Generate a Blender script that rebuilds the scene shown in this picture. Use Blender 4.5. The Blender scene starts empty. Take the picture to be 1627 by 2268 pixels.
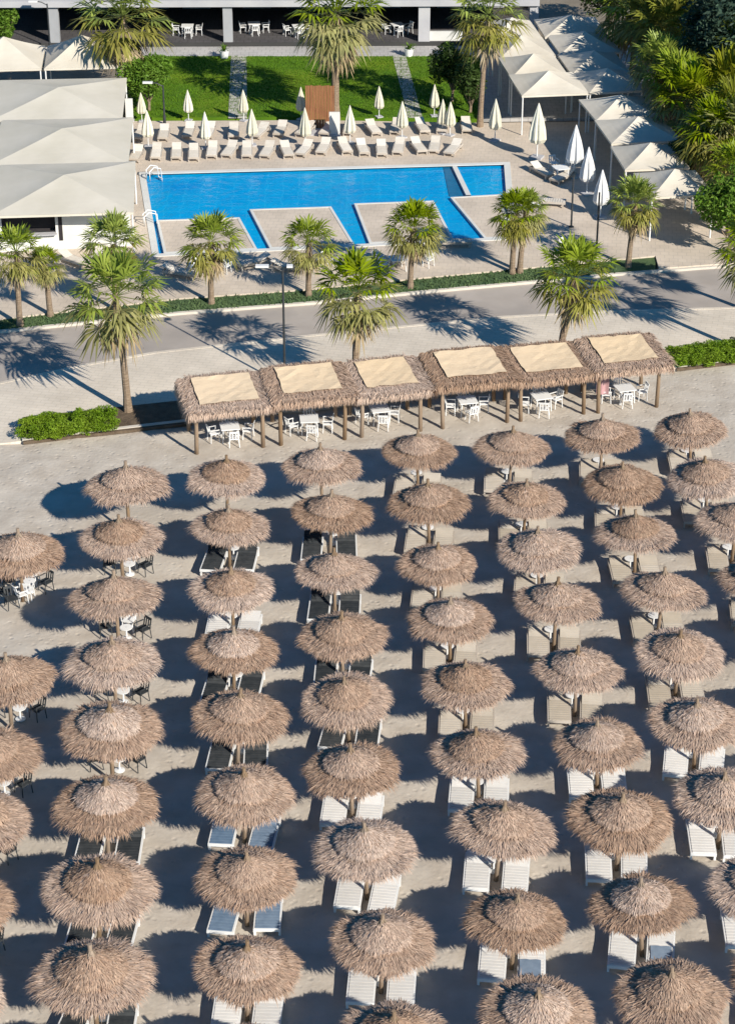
import bpy, math, random
from mathutils import Vector, Matrix
import bmesh

scene = bpy.context.scene
C = scene.collection
R = math.radians

# ------------------------------------------------------------------ camera, sky, sun, exposure
PITCH = R(28.335)          # the drone looks this far below the horizon
ZC = 46.2                  # height of the drone
FOC, CX, CY = 4800.0, 813.5, 1134.0
cam_d = bpy.data.cameras.new("camera")
cam = bpy.data.objects.new("camera", cam_d); C.objects.link(cam)
cam.location = (0, 0, ZC)
cam.rotation_euler = (math.pi / 2 - PITCH, 0, 0)
cam_d.sensor_width = 36; cam_d.sensor_fit = 'AUTO'
cam_d.lens = FOC / 2268 * 36
cam_d.clip_start = 0.5; cam_d.clip_end = 2000
scene.camera = cam

SUN_DIR = Vector((-1.07, 1.32, -1.0)).normalized()     # the way the light travels
elev = math.asin(-SUN_DIR.z)
w = bpy.data.worlds.new("World"); scene.world = w; w.use_nodes = True
nt = w.node_tree
sky = nt.nodes.new('ShaderNodeTexSky'); sky.sky_type = 'NISHITA'; sky.sun_disc = False
sky.sun_elevation = elev
sky.sun_rotation = math.atan2(-SUN_DIR.x, -SUN_DIR.y)
sky.air_density = 1.0; sky.dust_density = 0.3; sky.ozone_density = 4.0
bg = nt.nodes['Background']; bg.inputs['Strength'].default_value = 0.062
sky_tint = nt.nodes.new('ShaderNodeMixRGB'); sky_tint.blend_type = 'MULTIPLY'; sky_tint.inputs[0].default_value = 1.0     # blue tint added to the sky light so shadows turn navy
sky_tint.inputs[2].default_value = (0.27, 0.86, 1.15, 1)
nt.links.new(sky.outputs[0], sky_tint.inputs[1]); nt.links.new(sky_tint.outputs[0], bg.inputs[0])
sd = bpy.data.lights.new("sun", 'SUN'); sd.energy = 5.0; sd.angle = R(0.55); sd.color = (1.0, 0.925, 0.80)
sun = bpy.data.objects.new("sun", sd); C.objects.link(sun)
sun.rotation_euler = SUN_DIR.to_track_quat('-Z', 'Y').to_euler()
sun.location = (40, -40, 60)
vs = scene.view_settings
vs.view_transform = 'Standard'; vs.look = 'None'; vs.gamma = 1.0; vs.exposure = 0.40

# ------------------------------------------------------------------ survey helpers
cp, sp = math.cos(PITCH), math.sin(PITCH)
def g(x, y, z=0.0):
    """point of the place at height z seen along a sight line of the survey"""
    X = (x - CX) / FOC; Y = (y - CY) / FOC
    d = Vector((X, cp - Y * sp, -sp - Y * cp))
    t = (z - ZC) / d.z
    p = d * t; p.z += ZC
    return p
def ppm(p):
    return FOC / (p.y * cp - (p.z - ZC) * sp)

# ------------------------------------------------------------------ materials
def new_mat(name):
    m = bpy.data.materials.new(name); m.use_nodes = True
    n = m.node_tree.nodes; b = n['Principled BSDF']
    return m, m.node_tree, b
def mat(name, col, col2=None, scale=3.0, rough=0.85, bump=0.0, bscale=40.0, detail=6, attr=0.0, rand=0.0, trans=0.0, spec=0.3, coords='Object', stretch=None, col3=None, scale3=0.3):
    m, t, b = new_mat(name)
    L = t.links; N = t.nodes
    b.inputs['Roughness'].default_value = rough
    b.inputs['Specular IOR Level'].default_value = spec
    tc = N.new('ShaderNodeTexCoord'); vec = tc.outputs[coords]
    if stretch:
        mp = N.new('ShaderNodeMapping'); mp.inputs['Scale'].default_value = stretch
        L.new(vec, mp.inputs[0]); vec = mp.outputs[0]
    out = None
    if col2:
        no = N.new('ShaderNodeTexNoise'); no.inputs['Scale'].default_value = scale; no.inputs['Detail'].default_value = detail
        L.new(vec, no.inputs['Vector'])
        cr = N.new('ShaderNodeValToRGB'); cr.color_ramp.elements[0].position = 0.32; cr.color_ramp.elements[1].position = 0.68
        cr.color_ramp.elements[0].color = (*col, 1); cr.color_ramp.elements[1].color = (*col2, 1)
        L.new(no.outputs['Fac'], cr.inputs[0]); out = cr.outputs[0]
    if col3:
        n3 = N.new('ShaderNodeTexNoise'); n3.inputs['Scale'].default_value = scale3; n3.inputs['Detail'].default_value = 4
        L.new(vec, n3.inputs['Vector'])
        r3 = N.new('ShaderNodeValToRGB'); r3.color_ramp.elements[0].position = 0.45; r3.color_ramp.elements[1].position = 0.65
        L.new(n3.outputs['Fac'], r3.inputs[0])
        mx = N.new('ShaderNodeMixRGB'); L.new(r3.outputs[0], mx.inputs[0]); L.new(out, mx.inputs[1]); mx.inputs[2].default_value = (*col3, 1); out = mx.outputs[0]
    if attr > 0 or rand > 0:
        hs = N.new('ShaderNodeHueSaturation')
        if out: L.new(out, hs.inputs['Color'])
        else: hs.inputs['Color'].default_value = (*col, 1)
        val = None
        if attr > 0:
            at = N.new('ShaderNodeAttribute'); at.attribute_name = 'rnd'
            ma = N.new('ShaderNodeMapRange'); ma.inputs[3].default_value = 1 - attr; ma.inputs[4].default_value = 1 + attr
            L.new(at.outputs['Fac'], ma.inputs[0]); val = ma.outputs[0]
        if rand > 0:
            oi = N.new('ShaderNodeObjectInfo')
            mb = N.new('ShaderNodeMapRange'); mb.inputs[3].default_value = 1 - rand; mb.inputs[4].default_value = 1 + rand
            L.new(oi.outputs['Random'], mb.inputs[0])
            if val:
                mu = N.new('ShaderNodeMath'); mu.operation = 'MULTIPLY'; L.new(val, mu.inputs[0]); L.new(mb.outputs[0], mu.inputs[1]); val = mu.outputs[0]
            else: val = mb.outputs[0]
            sa = N.new('ShaderNodeMapRange'); sa.inputs[3].default_value = 1 + rand * 1.3; sa.inputs[4].default_value = 1 - rand * 1.3
            L.new(oi.outputs['Random'], sa.inputs[0]); L.new(sa.outputs[0], hs.inputs['Saturation'])
        L.new(val, hs.inputs['Value']); out = hs.outputs[0]
    if out: L.new(out, b.inputs['Base Color'])
    else: b.inputs['Base Color'].default_value = (*col, 1)
    if bump > 0:
        nb = N.new('ShaderNodeTexNoise'); nb.inputs['Scale'].default_value = bscale; nb.inputs['Detail'].default_value = 5
        L.new(vec, nb.inputs['Vector'])
        bp = N.new('ShaderNodeBump'); bp.inputs['Strength'].default_value = bump; bp.inputs['Distance'].default_value = 0.1
        L.new(nb.outputs['Fac'], bp.inputs['Height']); L.new(bp.outputs[0], b.inputs['Normal'])
    if trans > 0:
        tr = N.new('ShaderNodeBsdfTranslucent')
        if out: L.new(out, tr.inputs[0])
        else: tr.inputs[0].default_value = (*col, 1)
        ms = N.new('ShaderNodeMixShader'); ms.inputs[0].default_value = trans
        o = N['Material Output']; L.new(b.outputs[0], ms.inputs[1]); L.new(tr.outputs[0], ms.inputs[2]); L.new(ms.outputs[0], o.inputs[0])
    return m
def paver(name, c1, c2, mortar, sx, sy, rough=0.8, mort=0.02, rot=0.0):
    m, t, b = new_mat(name); N = t.nodes; L = t.links
    tc = N.new('ShaderNodeTexCoord'); mp = N.new('ShaderNodeMapping'); mp.inputs['Rotation'].default_value = (0, 0, rot)
    L.new(tc.outputs['Object'], mp.inputs[0])
    br = N.new('ShaderNodeTexBrick'); br.inputs['Scale'].default_value = 1.0
    br.inputs['Brick Width'].default_value = sx; br.inputs['Row Height'].default_value = sy; br.inputs['Mortar Size'].default_value = mort
    br.inputs['Color1'].default_value = (*c1, 1); br.inputs['Color2'].default_value = (*c2, 1); br.inputs['Mortar'].default_value = (*mortar, 1)
    L.new(mp.outputs[0], br.inputs[0])
    no = N.new('ShaderNodeTexNoise'); no.inputs['Scale'].default_value = 0.35; no.inputs['Detail'].default_value = 8; no.inputs['Roughness'].default_value = 0.65
    L.new(tc.outputs['Object'], no.inputs[0])
    mr = N.new('ShaderNodeMapRange'); mr.inputs[1].default_value = 0.3; mr.inputs[2].default_value = 0.7; mr.inputs[3].default_value = 0.82; mr.inputs[4].default_value = 1.12
    L.new(no.outputs['Fac'], mr.inputs[0])
    hs = N.new('ShaderNodeHueSaturation'); L.new(br.outputs[0], hs.inputs['Color']); L.new(mr.outputs[0], hs.inputs['Value'])
    L.new(hs.outputs[0], b.inputs['Base Color']); b.inputs['Roughness'].default_value = rough; b.inputs['Specular IOR Level'].default_value = 0.25
    return m

M = {}
M['ground'] = mat('dry soil', (.20, .17, .13), (.27, .23, .18), 0.4, bump=.3, bscale=6)
def sand_mat():
    m, t, b = new_mat('beach sand'); N = t.nodes; L = t.links
    tc = N.new('ShaderNodeTexCoord')
    def noise(sc, det, stretch=None):
        n = N.new('ShaderNodeTexNoise'); n.inputs['Scale'].default_value = sc; n.inputs['Detail'].default_value = det
        v = tc.outputs['Object']
        if stretch:
            mp = N.new('ShaderNodeMapping'); mp.inputs['Scale'].default_value = stretch; mp.inputs['Rotation'].default_value = (0, 0, R(-13)); L.new(v, mp.inputs[0]); v = mp.outputs[0]
        L.new(v, n.inputs['Vector']); return n.outputs['Fac']
    def ramp(f, p0, p1, c0, c1):
        r = N.new('ShaderNodeValToRGB'); r.color_ramp.elements[0].position = p0; r.color_ramp.elements[1].position = p1
        r.color_ramp.elements[0].color = (*c0, 1); r.color_ramp.elements[1].color = (*c1, 1); L.new(f, r.inputs[0]); return r.outputs[0]
    def mix(f, a_, b_):
        x = N.new('ShaderNodeMixRGB'); L.new(f, x.inputs[0]); L.new(a_, x.inputs[1])
        if isinstance(b_, tuple): x.inputs[2].default_value = (*b_, 1)
        else: L.new(b_, x.inputs[2])
        return x.outputs[0]
    base = ramp(noise(1.1, 9), .35, .68, (.455, .40, .34), (.555, .50, .435))
    damp = ramp(noise(.16, 5), .5, .68, (0, 0, 0), (.55, .55, .55))
    base = mix(damp, base, (.425, .38, .325))
    lane = ramp(noise(.5, 4, (.12, 1.0, 1.0)), .54, .66, (0, 0, 0), (.5, .5, .5))
    base = mix(lane, base, (.57, .52, .455))
    L.new(base, b.inputs['Base Color']); b.inputs['Roughness'].default_value = .95; b.inputs['Specular IOR Level'].default_value = .1
    vo = N.new('ShaderNodeTexVoronoi'); vo.inputs['Scale'].default_value = 2.6; vo.inputs['Randomness'].default_value = 1.0; L.new(tc.outputs['Object'], vo.inputs['Vector'])
    pit = ramp(vo.outputs['Distance'], .05, .30, (0, 0, 0), (1, 1, 1))       # footprints
    ad = N.new('ShaderNodeMath'); ad.operation = 'ADD'; L.new(pit, ad.inputs[0]); L.new(noise(5, 6), ad.inputs[1])
    bp = N.new('ShaderNodeBump'); bp.inputs['Strength'].default_value = .35; bp.inputs['Distance'].default_value = .06
    L.new(ad.outputs[0], bp.inputs['Height']); L.new(bp.outputs[0], b.inputs['Normal'])
    return m
M['sand'] = sand_mat()
M['prom'] = paver('promenade paving', (.68, .605, .515), (.65, .575, .485), (.57, .51, .43), .6, .3, rot=R(12))
M['deck'] = paver('pool deck paving', (.62, .53, .44), (.59, .505, .415), (.51, .44, .37), .5, .5, rot=R(6))
M['path'] = paver('path slabs', (.50, .48, .42), (.44, .43, .39), (.16, .19, .10), 1.6, .75, mort=.05)
M['road'] = mat('road asphalt', (.37, .325, .29), (.46, .41, .37), 0.45, bump=.1, bscale=60, detail=12, col3=(.33, .295, .27), scale3=.22)
M['kerb'] = mat('kerb concrete', (.56, .515, .45), (.62, .57, .50), 2)
M['soil'] = mat('bed soil', (.09, .065, .045), (.15, .11, .075), 3, bump=.5, bscale=10)
M['lawn'] = mat('lawn grass', (.06, .15, .003), (.10, .205, .005), 1.1, bump=.6, bscale=25, col3=(.16, .24, .008), scale3=.25, detail=9)
M['verge'] = mat('verge grass', (.06, .11, .045), (.10, .15, .06), 1.5, bump=.6, bscale=18)
M['blade'] = mat('grass blades', (.07, .17, .006), (.12, .23, .01), 2, attr=.4, trans=.3)
M['thatch'] = mat('straw thatch', (.45, .32, .245), (.54, .405, .315), 4, rough=.9, attr=.24, rand=.15, trans=.14, spec=.12)
M['thatch_core'] = mat('straw underlay', (.39, .275, .21), (.48, .35, .27), 7, rough=.95, rand=.1, spec=.1)
M['wood'] = mat('weathered log', (.22, .155, .105), (.33, .245, .175), 6, rough=.9, stretch=(1, 1, .15), rand=.15)
M['mat_reed'] = mat('reed mat', (.74, .56, .38), (.83, .66, .46), 2.2, rough=.9, stretch=(1, 9, 1), rand=.05, bump=.2, bscale=8)
M['white_pl'] = mat('white plastic', (.74, .75, .76), (.80, .80, .80), 2, rough=.45, rand=.05)
M['white_mat'] = mat('white lounger slats', (.62, .61, .60), (.72, .71, .70), 1.5, rough=.6, rand=.1)
M['beige_frame'] = mat('beige lounger frame', (.42, .37, .32), (.48, .43, .38), 2, rough=.7, rand=.1)
M['beige_mat'] = mat('beige lounger slats', (.46, .41, .345), (.53, .475, .405), 2, rough=.7, rand=.12)
M['dark_mat'] = mat('dark mesh fabric', (.025, .03, .035), (.05, .055, .06), 3, rough=.7, rand=.2)
M['blue_mat'] = mat('faded blue fabric', (.13, .19, .28), (.19, .26, .36), 3, rough=.8, rand=.15)
M['pool_l'] = mat('cream sling', (.62, .57, .50), (.70, .65, .58), 2, rough=.7, rand=.1)
M['tent'] = mat('cream canvas', (.60, .56, .47), (.69, .645, .56), .35, rough=.85, rand=.04, trans=.06, detail=10, bump=.15, bscale=1.5)
M['tent2'] = mat('off white canvas', (.64, .585, .495), (.73, .68, .59), .5, rough=.85, rand=.05, trans=.10, detail=10, bump=.2, bscale=1.5)
M['parasol'] = mat('cream parasol cloth', (.68, .65, .52), (.76, .73, .62), 3, rough=.85, rand=.08, trans=.15)
M['parasol_w'] = mat('white parasol cloth', (.74, .75, .76), (.80, .80, .80), 3, rough=.85, trans=.15)
M['metal_d'] = mat('dark painted metal', (.03, .035, .04), (.05, .055, .06), 4, rough=.5)
M['metal_w'] = mat('white painted metal', (.70, .70, .70), (.76, .76, .76), 4, rough=.45)
M['rust'] = mat('rust brown boards', (.20, .085, .04), (.29, .13, .06), 2, stretch=(6, 6, .5), rough=.8)
M['wall_w'] = mat('white render', (.60, .60, .58), (.68, .68, .66), .8, rough=.9)
M['wall_g'] = mat('grey render', (.30, .31, .33), (.36, .37, .39), .6, rough=.9)
M['slab'] = mat('pale concrete slab', (.40, .40, .43), (.47, .47, .49), .7, rough=.9)
M['glassd'] = mat('dark window glass', (.012, .016, .022), (.02, .025, .032), 2, rough=.12, spec=.6)
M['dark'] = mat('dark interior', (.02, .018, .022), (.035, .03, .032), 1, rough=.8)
M['terrace_shade'] = paver('terrace tiles with painted shade', (.10, .095, .10), (.085, .08, .085), (.05, .05, .05), .6, .6)  # floor colour darkened to stand in for shade under the hotel slab
M['terrace'] = paver('terrace tiles', (.50, .48, .47), (.46, .45, .44), (.33, .32, .31), .6, .6)
M['trunk'] = mat('palm bark', (.20, .145, .10), (.33, .25, .18), 4, rough=.95, stretch=(1, 1, 5), bump=.6, bscale=9)
M['frond'] = mat('green palm frond', (.17, .245, .018), (.29, .35, .03), 1.5, rough=.5, attr=.35, trans=.3, rand=.12, spec=.4)
M['frond_y'] = mat('olive palm frond', (.22, .225, .055), (.34, .305, .10), 1.5, rough=.6, attr=.35, trans=.28, rand=.12)
M['frond_d'] = mat('dry palm frond', (.32, .245, .15), (.41, .33, .21), 2, rough=.85, attr=.4, trans=.2, rand=.1)
M['frond_dk'] = mat('deep green palm frond', (.15, .18, .03), (.27, .27, .055), 1.5, rough=.55, attr=.4, trans=.25, rand=.15)
M['leaf_b'] = mat('bright shrub leaves', (.08, .17, .012), (.15, .25, .03), 1.2, rough=.6, attr=.4, trans=.3)
M['leaf_d'] = mat('dark shrub leaves', (.03, .06, .012), (.06, .10, .02), 1.2, rough=.6, attr=.4, trans=.2)
M['leaf_t'] = mat('blue green tree leaves', (.025, .05, .035), (.05, .085, .055), 1.0, rough=.6, attr=.45, trans=.2)
M['leaf_h'] = mat('hedge leaves', (.11, .20, .006), (.18, .27, .016), 1.0, rough=.6, attr=.4, trans=.25)
M['twig'] = mat('hedge twigs', (.05, .06, .02), (.08, .08, .03), 3)
M['tile'] = mat('pool blue tiles', (.01, .12, .25), (.015, .16, .32), 3, rough=.35)
M['pink'] = mat('faded pink cloth', (.45, .25, .27), (.52, .32, .33), 3, rough=.9)
M['towel'] = mat('white towel', (.72, .72, .74), (.80, .80, .80), 3, rough=.95)
def water_mat():
    m, t, b = new_mat('pool water'); N = t.nodes; L = t.links
    tc = N.new('ShaderNodeTexCoord')
    n1 = N.new('ShaderNodeTexNoise'); n1.inputs['Scale'].default_value = .22; n1.inputs['Detail'].default_value = 5
    L.new(tc.outputs['Object'], n1.inputs[0])
    cr = N.new('ShaderNodeValToRGB'); cr.color_ramp.elements[0].position = .25; cr.color_ramp.elements[1].position = .75
    cr.color_ramp.elements[0].color = (.0, .23, .60, 1); cr.color_ramp.elements[1].color = (.0, .36, .68, 1)
    L.new(n1.outputs['Fac'], cr.inputs[0])
    br = N.new('ShaderNodeTexBrick'); br.inputs['Scale'].default_value = 1; br.offset = 0; br.inputs['Brick Width'].default_value = 1.0; br.inputs['Row Height'].default_value = 1.0; br.inputs['Mortar Size'].default_value = .04
    br.inputs['Color1'].default_value = (0, 0, 0, 1); br.inputs['Color2'].default_value = (.12, .12, .12, 1); br.inputs['Mortar'].default_value = (.35, .35, .35, 1)
    wn = N.new('ShaderNodeTexNoise'); wn.inputs['Scale'].default_value = .9; L.new(tc.outputs['Object'], wn.inputs[0])
    wm = N.new('ShaderNodeMixRGB'); wm.blend_type = 'ADD'; wm.inputs[0].default_value = .5; L.new(tc.outputs['Object'], wm.inputs[1]); L.new(wn.outputs['Color'], wm.inputs[2]); L.new(wm.outputs[0], br.inputs[0])
    mx = N.new('ShaderNodeMixRGB'); L.new(br.outputs[0], mx.inputs[0]); L.new(cr.outputs[0], mx.inputs[1]); mx.inputs[2].default_value = (.03, .42, .72, 1)
    L.new(mx.outputs[0], b.inputs['Base Color'])
    b.inputs['Roughness'].default_value = .15; b.inputs['Specular IOR Level'].default_value = .12
    n2 = N.new('ShaderNodeTexNoise'); n2.inputs['Scale'].default_value = 1.6; n2.inputs['Detail'].default_value = 4
    L.new(tc.outputs['Object'], n2.inputs[0])
    bp = N.new('ShaderNodeBump'); bp.inputs['Strength'].default_value = .5; bp.inputs['Distance'].default_value = .12
    L.new(n2.outputs['Fac'], bp.inputs['Height']); L.new(bp.outputs[0], b.inputs['Normal'])
    return m
M['water'] = water_mat()

# ------------------------------------------------------------------ mesh builder
class MB:
    def __init__(s): s.v = []; s.f = []; s.r = []
    def poly(s, pts, rnd=0.5):
        k = len(s.v); s.v += [tuple(p) for p in pts]; s.f.append(tuple(range(k, k + len(pts)))); s.r.append(rnd)
    def box(s, c, d, rz=0.0, top=1.0, rnd=0.5, mtx=None):
        hx, hy, hz = d[0] / 2, d[1] / 2, d[2] / 2; k = len(s.v)
        ca, sa = math.cos(rz), math.sin(rz)
        for z in (-1, 1):
            q = top if z > 0 else 1.0
            for x, y in ((-1, -1), (1, -1), (1, 1), (-1, 1)):
                X, Y = x * hx * q, y * hy * q
                p = Vector((c[0] + X * ca - Y * sa, c[1] + X * sa + Y * ca, c[2] + z * hz))
                s.v.append(tuple(mtx @ p if mtx else p))
        for q in ((3, 2, 1, 0), (4, 5, 6, 7), (0, 1, 5, 4), (1, 2, 6, 5), (2, 3, 7, 6), (3, 0, 4, 7)):
            s.f.append(tuple(k + i for i in q)); s.r.append(rnd)
    def tube(s, pts, rad, n=8, cap=True, rnd=0.5):
        pts = [Vector(p) for p in pts]
        if not isinstance(rad, (list, tuple)): rad = [rad] * len(pts)
        k0 = len(s.v)
        for i, p in enumerate(pts):
            a = pts[max(0, i - 1)]; b = pts[min(len(pts) - 1, i + 1)]
            d = (b - a).normalized()
            u = d.cross(Vector((0, 0, 1)) if abs(d.z) < .95 else Vector((1, 0, 0))).normalized(); v = d.cross(u)
            for j in range(n):
                t = 2 * math.pi * j / n
                s.v.append(tuple(p + (u * math.cos(t) + v * math.sin(t)) * rad[i]))
        for i in range(len(pts) - 1):
            for j in range(n):
                a = k0 + i * n + j; b = k0 + i * n + (j + 1) % n
                s.f.append((a, a + n, b + n, b)); s.r.append(rnd)
        if cap:
            s.f.append(tuple(k0 + j for j in range(n))); s.r.append(rnd)
            e = k0 + (len(pts) - 1) * n
            s.f.append(tuple(e + n - 1 - j for j in range(n))); s.r.append(rnd)
    def lathe(s, prof, n=32, wob=None, rnd=.5):
        k0 = len(s.v)
        for (r, z) in prof:
            for j in range(n):
                t = 2 * math.pi * j / n; q = wob(t, r) if wob else 1.0
                s.v.append((r * q * math.cos(t), r * q * math.sin(t), z))
        for i in range(len(prof) - 1):
            for j in range(n):
                a = k0 + i * n + j; b = k0 + i * n + (j + 1) % n
                s.f.append((a, b, b + n, a + n)); s.r.append(rnd)
    def mesh(s, name, m, smooth=False):
        me = bpy.data.meshes.new(name); me.from_pydata(s.v, [], s.f)
        at = me.attributes.new('rnd', 'FLOAT', 'FACE'); at.data.foreach_set('value', s.r)
        me.materials.append(m)
        if smooth: me.polygons.foreach_set('use_smooth', [True] * len(me.polygons))
        me.update(); return me
    def build(s, name, m, parent=None, smooth=False, loc=None):
        o = bpy.data.objects.new(name, s.mesh(name, m, smooth)); C.objects.link(o)
        if parent: o.parent = parent
        if loc is not None: o.location = loc
        return o
def tag(o, label=None, cat=None, group=None, kind=None):
    if label: o['label'] = label
    if cat: o['category'] = cat
    if group: o['group'] = group
    if kind: o['kind'] = kind
    return o
def thing(name, loc, label, cat, group=None, rz=0.0):
    o = bpy.data.objects.new(name, None); C.objects.link(o)
    o.location = loc; o.rotation_euler = (0, 0, rz); o.empty_display_size = .3
    return tag(o, label, cat, group)
KIDS = {}
def kids_of(o):
    return [c for c in bpy.data.objects if c.parent == o]
def dup(root, loc, rz, label, group=None, scale=None):
    if root.name not in KIDS:
        KIDS[root.name] = [(c, kids_of(c)) for c in kids_of(root)]
    r = root.copy(); C.objects.link(r); r.location = loc; r.rotation_euler = (0, 0, rz); r['label'] = label
    if group: r['group'] = group
    if scale: r.scale = (scale,) * 3
    for c, gk in KIDS[root.name]:
        n = c.copy(); C.objects.link(n); n.parent = r
        for d in gk:
            q = d.copy(); C.objects.link(q); q.parent = n
    return r
class Proto:
    """first use places the thing itself, later uses copy it"""
    def __init__(s, root): s.root = root; s.used = False
    def put(s, loc, rz, label, group=None, scale=None):
        if not s.used:
            s.used = True; o = s.root
            KIDS[o.name] = [(c, kids_of(c)) for c in kids_of(o)]
            o.location = loc; o.rotation_euler = (0, 0, rz); o['label'] = label
            if group: o['group'] = group
            if scale: o.scale = (scale,) * 3
            return o
        return dup(s.root, loc, rz, label, group, scale)
ORD = ['', 'first', 'second', 'third', 'fourth', 'fifth', 'sixth', 'seventh', 'eighth', 'ninth', 'tenth', 'eleventh', 'twelfth', 'thirteenth', 'fourteenth', 'fifteenth', 'sixteenth', 'seventeenth', 'eighteenth', 'nineteenth', 'twentieth']
def sheet(name, pts, z, m, thick=0.0, holes=(), kind='structure'):
    """flat ground sheet with optional holes and a skirt down its edges"""
    bm = bmesh.new()
    edges = []
    for loop in [pts] + list(holes):
        vv = [bm.verts.new((p[0], p[1], z)) for p in loop]
        for i in range(len(vv)): edges.append(bm.edges.new((vv[i], vv[(i + 1) % len(vv)])))
    bmesh.ops.triangle_fill(bm, use_beauty=True, use_dissolve=False, edges=edges)
    for f in bm.faces:
        f.normal_update()
        if f.normal.z < 0: f.normal_flip()
    if thick > 0:
        for e in list(edges):
            a, b = e.verts
            c = bm.verts.new((b.co.x, b.co.y, z - thick)); d = bm.verts.new((a.co.x, a.co.y, z - thick))
            bm.faces.new((a, b, c, d))
    me = bpy.data.meshes.new(name); bm.to_mesh(me); bm.free(); me.materials.append(m)
    o = bpy.data.objects.new(name, me); C.objects.link(o); o['kind'] = kind
    return o
def strip_wall(name, pts, wdt, z0, z1, m, kind='structure', closed=False):
    """a kerb or coping that follows a line"""
    mb = MB(); P = [Vector((p[0], p[1], 0)) for p in pts]; n = len(P); L = []; Rr = []
    for i in range(n):
        a = P[i - 1] if (i > 0 or closed) else P[i]; b = P[(i + 1) % n] if (i < n - 1 or closed) else P[i]
        d1 = (P[i] - a); d2 = (b - P[i])
        d1 = d1.normalized() if d1.length > 1e-6 else d2.normalized(); d2 = d2.normalized() if d2.length > 1e-6 else d1
        nn = Vector((-(d1.y + d2.y), d1.x + d2.x, 0)).normalized()
        k = 1 / max(.5, nn.dot(Vector((-d1.y, d1.x, 0))))
        L.append(P[i] + nn * wdt / 2 * k); Rr.append(P[i] - nn * wdt / 2 * k)
    for i in range(n if closed else n - 1):
        j = (i + 1) % n
        up = lambda q, z: (q.x, q.y, z)
        mb.poly([up(Rr[i], z1), up(Rr[j], z1), up(L[j], z1), up(L[i], z1)])
        mb.poly([up(Rr[i], z0), up(Rr[j], z0), up(Rr[j], z1), up(Rr[i], z1)])
        mb.poly([up(L[j], z0), up(L[i], z0), up(L[i], z1), up(L[j], z1)])
    o = mb.build(name, m); o['kind'] = kind
    return o

# ------------------------------------------------------------------ ground, road, promenade, deck
rng = random.Random(7)
sheet('ground', [(-260, -60), (260, -60), (260, 420), (-260, 420)], -0.12, M['ground'])
edge = lambda a, b, z, n=2: [g(a[0] + (b[0] - a[0]) * i / (n - 1), a[1] + (b[1] - a[1]) * i / (n - 1), z) for i in range(n)]
# the sand, a gently uneven grid from the sea side up to the planting bed
S0, S1 = g(-500, 1043), g(2200, 728)
def sand_sheet():
    mb = MB(); nx, ny = 120, 120; P = {}
    for i in range(nx + 1):
        for j in range(ny + 1):
            u = i / nx; v = j / ny
            top = S0.lerp(S1, u); x = top.x; y = 30 + (top.y - 30) * v
            z = .035 * math.sin(x * 1.7 + .6 * math.sin(y * 1.1)) * math.sin(y * 1.3 + .8 * math.sin(x * .7)) + .02 * math.sin(x * 3.1 + y * 2.3) - .045
            P[i, j] = len(mb.v); mb.v.append((x, y, z))
    for i in range(nx):
        for j in range(ny):
            mb.f.append((P[i, j], P[i + 1, j], P[i + 1, j + 1], P[i, j + 1])); mb.r.append(.5)
    o = mb.build('sand_beach', M['sand'], smooth=True); o['kind'] = 'structure'
sand_sheet()
bed_front = [g(-500, 1043), g(50, 979), g(350, 944), g(1540, 812), g(2200, 728)]
bed_back = [g(-500, 1000), g(40, 925), g(350, 897), g(1540, 765), g(2200, 690)]
road_lo = [g(-600, 965), g(0, 851), g(175, 813), g(345, 783), g(700, 744), g(1113, 704), g(1333, 692), g(1627, 684), g(2300, 670)]
road_up = [g(-600, 800), g(0, 737), g(400, 696), g(685, 674), g(938, 649), g(1363, 610), g(1627, 590), g(2300, 540)]
verge_up = [g(-600, 775), g(0, 714), g(400, 668), g(685, 648), g(938, 622), g(1363, 582), g(1450, 574), g(1458, 601.5), g(1627, 589), g(2300, 538)]
for xa, xb in ((52, 425), (1498, 2100)):
    fb = [g(xa, 979 - (xa - 50) * .1121, .12), g(xb, 979 - (xb - 50) * .1121, .12)]; bb = [g(xa, 925 - (xa - 40) * .1067, .12), g(xb, 925 - (xb - 40) * .1067, .12)]
    sheet('planting_bed', fb + bb[::-1], 0.125, M['soil'], .15)
strip_wall('bed_kerb', bed_front[1:], .22, -.1, .16, M['kerb'])
sheet('promenade', bed_front + road_lo[::-1], .06, M['prom'], .15)
sheet('road', road_lo + road_up[::-1], .0, M['road'])
strip_wall('road_kerb', road_lo, .22, -.1, .075, M['prom'])
strip_wall('verge_kerb', road_up, .22, -.1, .13, M['kerb'])
sheet('grass_verge', road_up[1:6] + [g(1450, 600), verge_up[6]] + verge_up[1:6][::-1], .12, M['verge'], .15)
# pool and deck
poolTL, poolTR, poolBR, poolBL = g(315, 384, .2), g(1122, 362, .2), g(1135, 528, .2), g(345, 566, .2)
pool = [poolTL, poolTR, poolBR, poolBL]
deck_far = [g(-500, 268, .2), g(300, 268, .2), g(700, 266, .2), g(1065, 272, .2), g(2300, 255, .2)]
deck_near = [Vector((p.x, p.y + .02, 0)) for p in verge_up]
sheet('pool_deck', deck_near + deck_far[::-1], .2, M['deck'], .3, holes=[pool])
sheet('pool_water', [p * 1.0 for p in pool], .06, M['water'])
mbp = MB()
for i in range(4):
    a, b = pool[i], pool[(i + 1) % 4]
    mbp.poly([(a.x, a.y, .2), (b.x, b.y, .2), (b.x, b.y, -.1), (a.x, a.y, -.1)])
o = mbp.build('pool_basin', M['tile']); o['kind'] = 'structure'
strip_wall('pool_coping', pool, .40, .19, .235, M['wall_w'], closed=True)
def peninsula(name, px):
    pts = [g(x, y, .2) for x, y in px]
    sheet(name, pts, .2, M['deck'], .3)
    strip_wall('deck_coping', pts, .16, .05, .225, M['wall_w'], closed=True)
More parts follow.
